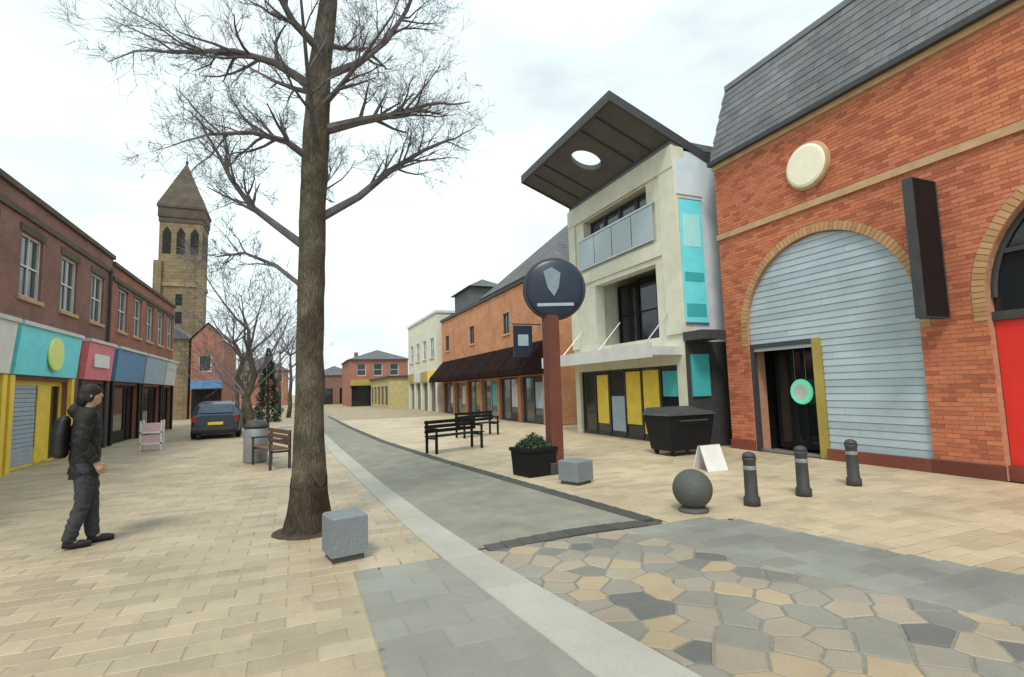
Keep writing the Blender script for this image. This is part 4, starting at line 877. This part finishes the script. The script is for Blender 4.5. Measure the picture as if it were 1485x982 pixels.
bare_tree(-1.6, 21.0, 6.8, 3, 'slender bare tree nearest beyond the tall street tree')
bare_tree(-2.6, 31.0, 7.5, 5, 'bare tree standing behind the dark conical evergreen')
bare_tree(-0.6, 41.0, 7.5, 8, 'bare tree far down the street past the evergreen')
bare_tree(-3.6, 38.0, 8.0, 12, 'bare tree beside the small red brick house')
bare_tree(-1.5, 52.0, 9.0, 15, 'bare tree furthest down the street')
def conifer(x, y, hgt, r):
    t = thing('evergreen_tree', 'dark conical evergreen beside the far pavement', 'tree', (x, y, 0))
    MB().tube([(x, y, -0.02), (x, y, hgt*0.95)], [0.09, 0.01], 7).build('trunk', 'bark', t)
    rg = random.Random(4); b = MB()
    for i in range(4200):
        u = rg.random()**0.75; z = 0.35 + (hgt-0.35)*(1-u)*1.0; rr = r*(u**0.8)*rg.uniform(0.45, 1.08)*(0.86+0.14*math.sin(z*9)); a = rg.uniform(0, 6.283)
        c = Vector((x+rr*math.cos(a), y+rr*math.sin(a), z)); d = Vector((math.cos(a), math.sin(a), rg.uniform(0.1, 1.0))).normalized()*rg.uniform(0.06, 0.13); s = d.orthogonal().normalized()*0.025; s.rotate(Matrix.Rotation(rg.uniform(0, 6.28), 3, d.normalized()))
        b.add([c-s, c+s, c+d+s*0.3, c+d-s*0.3], [(0, 1, 2, 3)])
    b.build('crown', 'leaf', t); return t
conifer(-1.30, 27.5, 3.9, 0.72)

# ------------------------------------------------------------------ street furniture
def granite_cube(p, w, h, label, m='granite', rz=0.2):
    t = thing('granite_seat', label, 'seat', (p.x, p.y, 0)); e = 0.02
    b = MB(); b.box(p.x-w/2, p.x+w/2, p.y-w/2, p.y+w/2, 0.06, h, e); b.rot(rz, p); b.build('block', m, t)
    b = MB(); b.box(p.x-w/2+0.03, p.x+w/2-0.03, p.y-w/2+0.03, p.y+w/2-0.03, -0.01, 0.059); b.rot(rz, p); b.build('plinth', 'darkgranite', t); return t
p = gnd(502, 815); granite_cube(p + Vector((0, 0.16, 0)), 0.36, 0.44, 'blue grey granite cube seat at the foot of the tall street tree')
p = gnd(842, 703); granite_cube(p + Vector((0, 0.15, 0)), 0.42, 0.40, 'pale grey granite cube seat near the round sign on the rust column', 'granite', 0.4)
def bollard(p, label):
    t = thing('bollard', label, 'bollard', (p.x, p.y, 0), 'dark metal bollards in front of the arched brick building')
    MB().lathe((p.x, p.y, 0), [(0.105, -0.01), (0.105, 0.10), (0.085, 0.13), (0.08, 0.58), (0.092, 0.60), (0.092, 0.63)], 20).build('post', 'charcoal', t, True)
    MB().lathe((p.x, p.y, 0.631), [(0.085, 0.0), (0.083, 0.035), (0.06, 0.062), (0.02, 0.075)], 20).build('cap', 'charcoal', t, True)
    MB().lathe((p.x, p.y, 0), [(0.0825, 0.47), (0.084, 0.475), (0.084, 0.52), (0.0825, 0.525)], 20).build('band', 'grey', t, True)
bollard(gnd(1091, 733), 'dark metal bollard beside the round stone ball')
bollard(gnd(1166, 719), 'middle one of three dark metal bollards')
bollard(gnd(1239, 704), 'dark metal bollard closest to the grey boarded arch')
p = gnd(1006, 741); t = thing('stone_ball', 'dark grey green stone ball in line with the dark bollards', 'bollard', (p.x, p.y, 0))
prof = [(0.25*math.sin(math.pi*i/14)+0.001, 0.27-0.25*math.cos(math.pi*i/14)) for i in range(15)]
MB().lathe((p.x, p.y, 0.01), prof, 28).build('ball', 'darkgranite', t, True)
MB().lathe((p.x, p.y, 0), [(0.19, -0.01), (0.19, 0.03), (0.14, 0.06)], 24).build('base', 'darkgranite', t, True)
# round sign on a column
p = gnd(806, 686); q = on_y(808, 415, p.y); t = thing('round_sign', 'navy round sign on a thick rust red column in front of the entrance', 'sign', (p.x, p.y, 0))
RXs = p.x
MB().box(RXs-0.125, RXs+0.125, p.y-0.125, p.y+0.125, -0.01, 3.06, 0.01).build('column', 'rust', t)
MB().box(RXs-0.2, RXs+0.2, p.y-0.2, p.y+0.2, -0.01, 0.22, 0.02).build('base', 'charcoal', t)
sc_ = Vector((RXs+0.10, p.y-0.02, q.z-0.07)); b = MB(); b.lathe((0, 0, 0), [(0.51, 0.12), (0.57, 0.09), (0.57, -0.09), (0.51, -0.12)], 44, 'y')
b.v = [v + sc_ for v in b.v]; b.rot(-0.35, sc_); dsc = b.build('disc', 'navy', t, True); smoothmesh(dsc, 30)
b = MB(); b.lathe((0, 0, 0), [(0.61, -0.05), (0.63, -0.03), (0.63, 0.03), (0.61, 0.05)], 44, 'y'); b.v = [v + sc_ for v in b.v]; b.rot(-0.35, sc_); smoothmesh(b.build('rim', 'charcoal', t))
def emb(pts, m, name='emblem'):
    b = MB(); b.prism([(x, -0.135, z) for x, z in pts], (0, 0.02, 0)); b.v = [v + sc_ for v in b.v]; b.rot(-0.35, sc_); b.build(name, m, dsc)
emb([(-0.22, 0.34), (-0.05, 0.42), (0.12, 0.30), (0.08, 0.02), (-0.02, -0.16), (-0.14, 0.0)], 'navylight')
emb([(-0.36, -0.30), (0.36, -0.30), (0.36, -0.36), (-0.36, -0.36)], 'paleblue', 'bar')
def planter(p, w, d, h, m, label, cat='planter', name='planter', plant=True, seed=1, rz=0.0):
    t = thing(name, label, cat, (p.x, p.y, 0)); b = MB()
    b.hexa([(p.x-w/2*.9, p.y-d/2*.9, 0), (p.x+w/2*.9, p.y-d/2*.9, 0), (p.x+w/2*.9, p.y+d/2*.9, 0), (p.x-w/2*.9, p.y+d/2*.9, 0), (p.x-w/2, p.y-d/2, h), (p.x+w/2, p.y-d/2, h), (p.x+w/2, p.y+d/2, h), (p.x-w/2, p.y+d/2, h)]); b.rot(rz, p); b.build('tub', m, t)
    b = MB(); b.box(p.x-w/2-.02, p.x+w/2+.02, p.y-d/2-.02, p.y+d/2+.02, h-.06, h+.002); b.rot(rz, p); b.build('rim', m, t)
    if plant:
        rg = random.Random(seed); b = MB()
        for i in range(900):
            a = rg.uniform(0, 6.283); rr = math.sqrt(rg.random()); c = Vector((p.x+rr*w*0.48*math.cos(a), p.y+rr*d*0.48*math.sin(a), h+rg.uniform(0.0, 0.26*(1.15-rr)))); dv = Vector((rg.gauss(0, 1), rg.gauss(0, 1), rg.gauss(0.4, 1))).normalized()*0.07; s = dv.orthogonal().normalized()*0.022
            b.add([c-s, c+s, c+dv+s*.2, c+dv-s*.2], [(0, 1, 2, 3)])
        b.build('foliage', 'leaf', t)
    return t
p = gnd(781, 692); planter(p + Vector((0.05, 0.3, 0)), 0.66, 0.6, 0.52, 'black', 'square black planter at the foot of the round sign', seed=2, rz=0.2)
# black wheeled bin by the entrance
p = gnd(1000, 660) + Vector((0.0, 0.3, 0)); t = thing('wheeled_bin', 'large black wheeled waste bin outside the cream entrance', 'bin', (p.x, p.y, 0))
b = MB(); b.hexa([(p.x-.56, p.y-.36, .12), (p.x+.56, p.y-.36, .12), (p.x+.56, p.y+.36, .12), (p.x-.56, p.y+.36, .12), (p.x-.66, p.y-.46, .92), (p.x+.66, p.y-.46, .92), (p.x+.66, p.y+.46, .92), (p.x-.66, p.y+.46, .92)]); b.build('body', 'black', t)
MB().hexa([(p.x-.69, p.y-.5, .922), (p.x+.69, p.y-.5, .922), (p.x+.69, p.y+.49, .922), (p.x-.69, p.y+.49, .922), (p.x-.62, p.y-.42, .99), (p.x+.62, p.y-.42, .99), (p.x+.62, p.y+.4, 1.09), (p.x-.62, p.y+.4, 1.09)]).build('lid', 'charcoal', t)
for sx in (-1, 1):
    for sy in (-1, 1): MB().lathe((p.x+sx*.45, p.y+sy*.3, 0.07), [(0.05, -0.03), (0.07, -0.025), (0.07, 0.025), (0.05, 0.03)], 14, 'x').build('wheel', 'dark', t)
MB().tube([(p.x-.4, p.y-.52, .8), (p.x+.4, p.y-.52, .8)], 0.018, 8).build('handle', 'charcoal', t)
# white pavement board
p = gnd(1030, 681); t = thing('pavement_board', 'small white folding pavement board near the brick corner', 'sign', (p.x, p.y, 0))
for s in (-1, 1):
    MB().hexa([(p.x-.24, p.y+s*.20-.012, 0), (p.x+.24, p.y+s*.20-.012, 0), (p.x+.24, p.y+s*.20+.012, 0), (p.x-.24, p.y+s*.20+.012, 0), (p.x-.24, p.y+s*.02-.012, .46), (p.x+.24, p.y+s*.02-.012, .46), (p.x+.24, p.y+s*.02+.012, .46), (p.x-.24, p.y+s*.02+.012, .46)]).build('leaf', 'white', t)
MB().tube([(p.x-.25, p.y, .455), (p.x+.25, p.y, .455)], 0.014, 8).build('hinge', 'steel', t)
def bench(p, rz, label, ln=1.6, m='charcoal', mw='wood', group=None):
    t = thing('bench', label, 'bench', (p[0], p[1], 0), group); P = Vector((p[0], p[1], 0))
    def bb(name, mm, *a): b = MB(); b.box(*a); b.v = [v+P for v in b.v]; b.rot(rz, P); b.build(name, mm, t)
    for sx in (-1, 1):
        x = sx*(ln/2-.1)
        bb('leg', m, x-.03, x+.03, -.24, -.19, 0, .43); bb('leg', m, x-.03, x+.03, .17, .22, 0, .85); bb('armrest', m, x-.03, x+.03, -.26, .169, .62, .66); bb('arm_post', m, x-.025, x+.025, -.24, -.20, .431, .619); bb('rail', m, x-.029, x+.029, -.189, .169, .37, .41)
    for k in range(4): bb('slat', mw, -ln/2, ln/2, -.24+k*.105, -.15+k*.105, .432, .462)
    for k in range(3): bb('back_slat', mw, -ln/2, ln/2, .14, .168, .52+k*.12, .61+k*.12)
bench((-0.55, 13.5), R(-72), 'dark timber bench on the left pavement beyond the tall street tree')
bench((4.0, 13.9), R(24), 'dark slatted bench on the right pavement beside the carriageway', 1.8, 'black', 'black')
bench((5.9, 17.6), R(24), 'second dark slatted bench further along the carriageway', 1.8, 'black', 'black')
p = Vector((-0.95, 14.6, 0)); t = thing('litter_bin', 'grey cylindrical litter bin behind the dark timber bench', 'bin', p)
MB().lathe(p, [(0.26, 0), (0.28, 0.05), (0.28, 0.82), (0.26, 0.85)], 22).build('body', 'grey', t, True); MB().lathe(p, [(0.29, 0.851), (0.29, 0.9), (0.2, 1.02), (0.05, 1.05)], 22).build('lid', 'charcoal', t, True)
# parked hatchback, seen from behind
M['carpaint'] = mat('navy_car_paint', (0.02, 0.035, 0.065), 0.22, 0.1, 3, spec=0.6); M['lampred'] = mat('tail_lamp', (0.35, 0.01, 0.01), 0.25, 0.1); M['tyre'] = mat('tyre_rubber', (0.015, 0.015, 0.015), 0.85, 0.2)
M['carglass'] = glass_mat('car_glass', (0.05, 0.08, 0.11), 0.04)
def car(p, rz, label):
    t = thing('parked_car', label, 'car', (p.x, p.y, 0)); P = Vector((p.x, p.y, 0))
    def done(b, name, m, sm=False, par=None): b.v = [v+P for v in b.v]; b.rot(rz, P); return b.build(name, m, par or t, sm)
    # stations from tail (y=0) to nose: y, floor, half width low, half width belt, belt height, half width roof, roof height
    st = [(0.00, .36, .74, .70, .90, .62, .93), (0.10, .24, .82, .82, .92, .66, 1.00), (0.32, .20, .85, .85, .94, .63, 1.34), (0.75, .20, .86, .86, .94, .62, 1.44), (1.6, .20, .86, .86, .93, .62, 1.47),
          (2.3, .20, .86, .85, .92, .61, 1.42), (2.95, .20, .86, .84, .90, .66, .98), (3.5, .22, .84, .80, .82, .60, .84), (3.85, .28, .76, .68, .68, .50, .70), (3.92, .36, .66, .60, .60, .45, .62)]
    b = MB(); n = 10
    for y, z0, wl, wb, zb, wr, zr in st: b.v += [Vector(q) for q in ((-wl*.9, y, z0), (-wl, y, z0+.12), (-wb, y, zb), (-wr, y, zr-.04), (-wr*.8, y, zr), (wr*.8, y, zr), (wr, y, zr-.04), (wb, y, zb), (wl, y, z0+.12), (wl*.9, y, z0))]
    for i in range(len(st)-1):
        for j in range(n): b.f.append((i*n+j, i*n+(j+1) % n, (i+1)*n+(j+1) % n, (i+1)*n+j))
    b.f.append(tuple(range(n))[::-1]); b.f.append(tuple((len(st)-1)*n+j for j in range(n)))
    smoothmesh(done(b, 'body', 'carpaint'), 35)
    e = 0.012
    done(MB().hexa([(-.58, .10-.03, 1.02), (.58, .10-.03, 1.02), (.54, .285-.03, 1.31), (-.54, .285-.03, 1.31), (-.58, .16, 1.02), (.58, .16, 1.02), (.54, .34, 1.31), (-.54, .34, 1.31)]), 'rear_window', 'carglass')
    for s in (-1, 1):
        for ya, yb in ((0.55, 1.35), (1.43, 2.35)):
            q = [(s*.835, ya, .98), (s*.835, yb+(.25 if yb > 2 else 0), .98), (s*.655, yb-.02, 1.37), (s*.66, ya+.04, 1.37)]; done(MB().prism(q, (s*e, 0, .004)), 'side_window', 'carglass')
        done(MB().box(*sorted((s*.66, s*.79)), -.012, .05, .68, .90), 'tail_lamp', 'lampred')
        done(MB().box(*sorted((s*.5, s*.7)), 3.86, 3.9, .56, .66), 'headlight', 'white')
        done(MB().box(*sorted((s*.86, s*1.0)), 2.55, 2.65, .92, 1.05), 'mirror', 'carpaint')
        for y in (.72, 3.1):
            w = done(MB().lathe((s*.78, y, .31), [(.2, -.1), (.31, -.085), (.31, .085), (.2, .1)], 22, 'x'), 'wheel', 'tyre', True); done(MB().lathe((s*.84, y, .31), [(.19, -.05*s), (.19, .045*s), (.05, .05*s)], 18, 'x'), 'rim', 'steel', False, w)
    done(MB().box(-.26, .26, -.014, .02, .56, .67), 'number_plate', 'yellow'); done(MB().box(-.80, .80, -.035, .12, .36, .52), 'bumper', 'charcoal')
car(gnd(312, 637), R(4), 'dark navy hatchback parked in front of the red brick house')
p = gnd(236, 652); t = thing('display_stand', 'pale pink pavement display stand outside the blue fascia shops', 'stand', (p.x-.3, p.y, 0)); X0 = p.x-.3
MB().box(X0-.3, X0+.3, p.y-.2, p.y+.2, .55, .60).build('shelf', 'white', t); MB().box(X0-.3, X0+.3, p.y-.2, p.y+.2, .2, .25).build('shelf', 'white', t)
for sx in (-1, 1):
    for sy in (-1, 1): MB().box(X0+sx*.28-.02, X0+sx*.28+.02, p.y+sy*.18-.02, p.y+sy*.18+.02, 0, .95).build('leg', 'white', t)
MB().box(X0-.26, X0+.26, p.y-.16, p.y+.16, .601, .86).build('crate', mat('pale_pink', (0.62, 0.42, 0.46), 0.6), t)
MB().box(X0-.26, X0+.26, p.y-.16, p.y+.16, .251, .5).build('crate', MATS['pale_pink'], t)

# ------------------------------------------------------------------ person
M['skin'] = mat('skin', (0.50, 0.30, 0.22), 0.55, 0.08, 20)
M['hair'] = mat('dark_hair', (0.015, 0.012, 0.010), 0.6, 0.3, 60, 0.5, 150)
M['jacket'] = mat('black_jacket', (0.014, 0.015, 0.015), 0.75, 0.3, 8, 0.6, 14)
M['trousers'] = mat('charcoal_trousers', (0.042, 0.043, 0.052), 0.85, 0.25, 8, 0.6, 16)
M['shoe'] = mat('black_shoe', (0.015, 0.014, 0.014), 0.5, 0.2)
def remesh(name, b, m, parent, T, vox=0.011, sm=4, fold=0.0):
    b.v = [T @ p for p in b.v]; o = b.build(name, m, parent)
    md = o.modifiers.new('r', 'REMESH'); md.mode = 'VOXEL'; md.voxel_size = vox; md.use_smooth_shade = True
    s = o.modifiers.new('s', 'SMOOTH'); s.iterations = sm; s.factor = 0.5
    dg = bpy.context.evaluated_depsgraph_get(); me = bpy.data.meshes.new_from_object(o.evaluated_get(dg)); o.modifiers.clear(); old = o.data; o.data = me; me.name = name
    bpy.data.meshes.remove(old)
    if fold:
        nr_ = [v.normal.copy() for v in me.vertices]
        for v, n_ in zip(me.vertices, nr_):
            q = v.co; v.co = q + n_*fold*(noise.noise(Vector((q.x*5, q.y*5, q.z*17+3*noise.noise(q*6)))) + 0.6*noise.noise(Vector((q.x*13+q.z*9, q.y*13, q.z*11))))
    for p in me.polygons: p.use_smooth = True
    return o
def rings(b, secs, n=20):                                   # stacked ellipses (x, y, z, rx, ry)
    k = len(b.v)
    for x, y, z, rx, ry in secs: b.v += [Vector((x+rx*math.cos(2*math.pi*j/n), y+ry*math.sin(2*math.pi*j/n), z)) for j in range(n)]
    for i in range(len(secs)-1):
        for j in range(n): b.f.append((k+i*n+j, k+i*n+(j+1) % n, k+(i+1)*n+(j+1) % n, k+(i+1)*n+j))
    b.f.append(tuple(k+j for j in range(n))[::-1]); b.f.append(tuple(k+(len(secs)-1)*n+j for j in range(n))); return b
def ball(b, c, rx, ry, rz, n=16):
    return rings(b, [(c[0], c[1], c[2]+rz*math.sin(a), max(.002, rx*math.cos(a)), max(.002, ry*math.cos(a))) for a in [math.pi*(-0.5+i/12) for i in range(13)]], n)
def person(loc, heading, label, scale=1.0):
    t = thing('person', label, 'person', loc); T = Matrix.Translation(Vector(loc)) @ Matrix.Rotation(heading, 4, 'Z') @ Matrix.Scale(scale, 4)
    # joints; +Y is the walking direction
    hipj = {s: Vector((s*.095, 0, .92)) for s in (-1, 1)}
    knee = {-1: Vector((-.085, .075, .51)), 1: Vector((.085, .005, .50))}; ank = {-1: Vector((-.08, .10, .10)), 1: Vector((.08, -.11, .105))}
    sho = {s: Vector((s*.185, 0.0, 1.43)) for s in (-1, 1)}
    elb = {-1: Vector((-.26, -.08, 1.16)), 1: Vector((.26, -.05, 1.15))}; wri = {-1: Vector((-.225, .03, .905)), 1: Vector((.225, .09, .915))}
    b = MB(); rings(b, [(0, 0, .86, .15, .10), (0, 0, .95, .165, .115), (0, 0, 1.08, .145, .10), (0, 0.01, 1.25, .165, .115), (0, 0, 1.40, .17, .10), (0, 0, 1.47, .09, .07)])
    b.tube([(0, 0, 1.42), (0, .01, 1.50), (0, .025, 1.58)], [.065, .058, .06], 14)
    ball(b, (0, .03, 1.655), .078, .098, .118); ball(b, (0, .06, 1.60), .055, .062, .06)
    b.tube([(0, .112, 1.682), (0, .130, 1.648), (0, .118, 1.636)], [.009, .013, .009], 8)     # nose
    for s in (-1, 1):
        ball(b, (s*.08, .02, 1.648), .012, .022, .034, 10); ball(b, (s*.03, .112, 1.674), .016, .012, .010, 8)
        b.tube([hipj[s], knee[s]], [.085, .058], 12); b.tube([knee[s], ank[s]], [.056, .04], 12); ball(b, knee[s], .058, .058, .06)
        b.tube([sho[s], elb[s]], [.052, .04], 12); b.tube([elb[s], wri[s]], [.04, .028], 12); ball(b, sho[s], .06, .06, .06); ball(b, elb[s], .041, .041, .041)
        f = ank[s]; b.tube([f, f+Vector((0, .06, -.05)), f+Vector((0, .15, -.06))], [.04, .042, .03], 10)
        d = (wri[s]-elb[s]).normalized(); side = Vector((0, 1, 0)); side = (side - d*side.dot(d)).normalized(); w = wri[s]
        b.tube([w-d*.01, w+d*.03, w+d*.085], [.026, .036, .038], 10)
        for k in range(4):                                   # fingers, slightly curled
            o = w + d*.08 + side*(.033-.022*k); inw = Vector((-s, 0, 0)); L_ = (.068, .078, .072, .056)[k]
            b.tube([o, o+d*L_*.5+inw*.008, o+d*L_*.95+inw*.030], [.0085, .0085, .0065], 8)
        o = w + d*.025 + side*.028; b.tube([o, o+d*.03+side*.022, o+d*.062+side*.024+Vector((-s*.012, 0, 0))], [.012, .011, .008], 8)
    body = remesh('body', b, 'skin', t, T, 0.0062, 1)
    b = MB(); rings(b, [(0, 0, .74, .185, .135), (0, 0, .80, .195, .145), (0, 0, .95, .19, .14), (0, 0, 1.10, .185, .135), (0, 0, 1.27, .20, .145), (0, 0, 1.40, .195, .125), (0, 0, 1.47, .13, .10), (0, .0, 1.53, .085, .085)])
    for s in (-1, 1):
        ball(b, sho[s], .085, .085, .08); b.tube([sho[s], sho[s].lerp(elb[s], .5), elb[s]], [.085, .074, .066], 14); ball(b, elb[s], .067, .067, .067); b.tube([elb[s], wri[s].lerp(elb[s], .05)], [.066, .048], 14)
    b.tube([(0, -.085, 1.44), (0, -.115, 1.50), (0, -.08, 1.55)], [.07, .075, .05], 12)       # hood lying on the back
    j = remesh('jacket', b, 'jacket', t, T, 0.010, 2, 0.016)
    b = MB(); rings(b, [(0, 0, .80, .165, .12), (0, 0, .90, .172, .122), (0, 0, .97, .16, .11)])
    for s in (-1, 1):
        b.tube([hipj[s]-Vector((0, 0, .0)), hipj[s].lerp(knee[s], .5), knee[s]], [.105, .098, .078], 14); ball(b, knee[s], .078, .078, .08)
        b.tube([knee[s], knee[s].lerp(ank[s], .55), ank[s]+Vector((0, 0, -.02))], [.077, .070, .066], 14)
    remesh('trousers', b, 'trousers', t, T, 0.010, 2, 0.014)
    for s in (-1, 1):
        f = ank[s]; b = MB()
        if s < 0: q = [f+Vector((0, -.05, -.05)), f+Vector((0, .04, -.055)), f+Vector((0, .13, -.062)), f+Vector((0, .20, -.068))]
        else: q = [f+Vector((0, -.05, -.045)), f+Vector((0, .04, -.058)), f+Vector((0, .13, -.066)), f+Vector((0, .20, -.073))]
        b.tube(q, [.042, .048, .046, .032], 12); b.tube([f+Vector((0, 0, .05)), f+Vector((0, 0, -.04))], [.048, .05], 12); remesh('shoe', b, 'shoe', t, T, 0.010, 2)
    b = MB(); ball(b, (0, .010, 1.69), .089, .108, .102); ball(b, (0, -.045, 1.62), .082, .06, .095)
    for s in (-1, 1): ball(b, (s*.072, .01, 1.645), .018, .045, .06)
    remesh('hair', b, 'hair', t, T, 0.008, 1, 0.010)
    b = MB(); rings(b, [(0, -.21, .98, .11, .05), (0, -.225, 1.02, .14, .085), (0, -.22, 1.25, .145, .085), (0, -.20, 1.40, .12, .065), (0, -.19, 1.44, .07, .03)]); remesh('backpack', b, 'shoe', t, T, 0.012, 3)
    return t
p = gnd(117, 792)
person((p.x, p.y, 0), R(-72), 'person in black jacket and charcoal trousers walking past the turquoise shop with a backpack', 1.03)

# ------------------------------------------------------------------ houses closing the far end of the street
def far_house(x0, x1, y, zt, wm, label, n):
    t = thing('far_house', label, 'house', ((x0+x1)/2, y, 0)); w = (x1-x0)/n
    ops = [(x0+w*(k+.3), x0+w*(k+.7), z, z+1.3) for k in range(n) for z in (1.0, 3.7)]
    wall_y(y, y+0.3, x0, x1, 0, zt, ops).build('wall', wm, t); wall_x(x0, x0+.3, y+.3, y+8, 0, zt).build('side_wall', wm, t); wall_x(x1-.3, x1, y+.3, y+8, 0, zt).build('side_wall', wm, t)
    for a, b, z0, z1 in ops:
        q = MB().box(a, b, y+.1, y+.14, z0, z1).build('window', 'white', t); MB().box(a+.07, b-.07, y+.08, y+.099, z0+.07, z1-.07).build('pane', 'glass2', q)
    rf_ = hip(t, x0-.3, x1+.3, y-.3, y+8.3, zt+.01, zt+2.4, 'slateflat', 2.5)
    MB().box(x0+.6, x0+1.3, y+3.6, y+4.4, zt+.6, zt+3.2).build('chimney', wm, t)
far_house(-9.0, -1.5, 92, 5.6, 'brickfar', 'red brick house with a chimney closing the far end of the street', 3)
far_house(-18.5, -10.0, 96, 5.8, 'cream', 'cream house with a chimney standing left of the red far house', 3)
far_house(9.5, 19.0, 100, 6.2, 'brickleft', 'brown brick house with a chimney behind the low brown building', 4)
bare_tree(-5.5, 70.0, 9.5, 21, 'bare tree in front of the far red brick house with a chimney')
bare_tree(0.8, 78.0, 9.5, 22, 'bare tree in front of the low brown building at the street end')
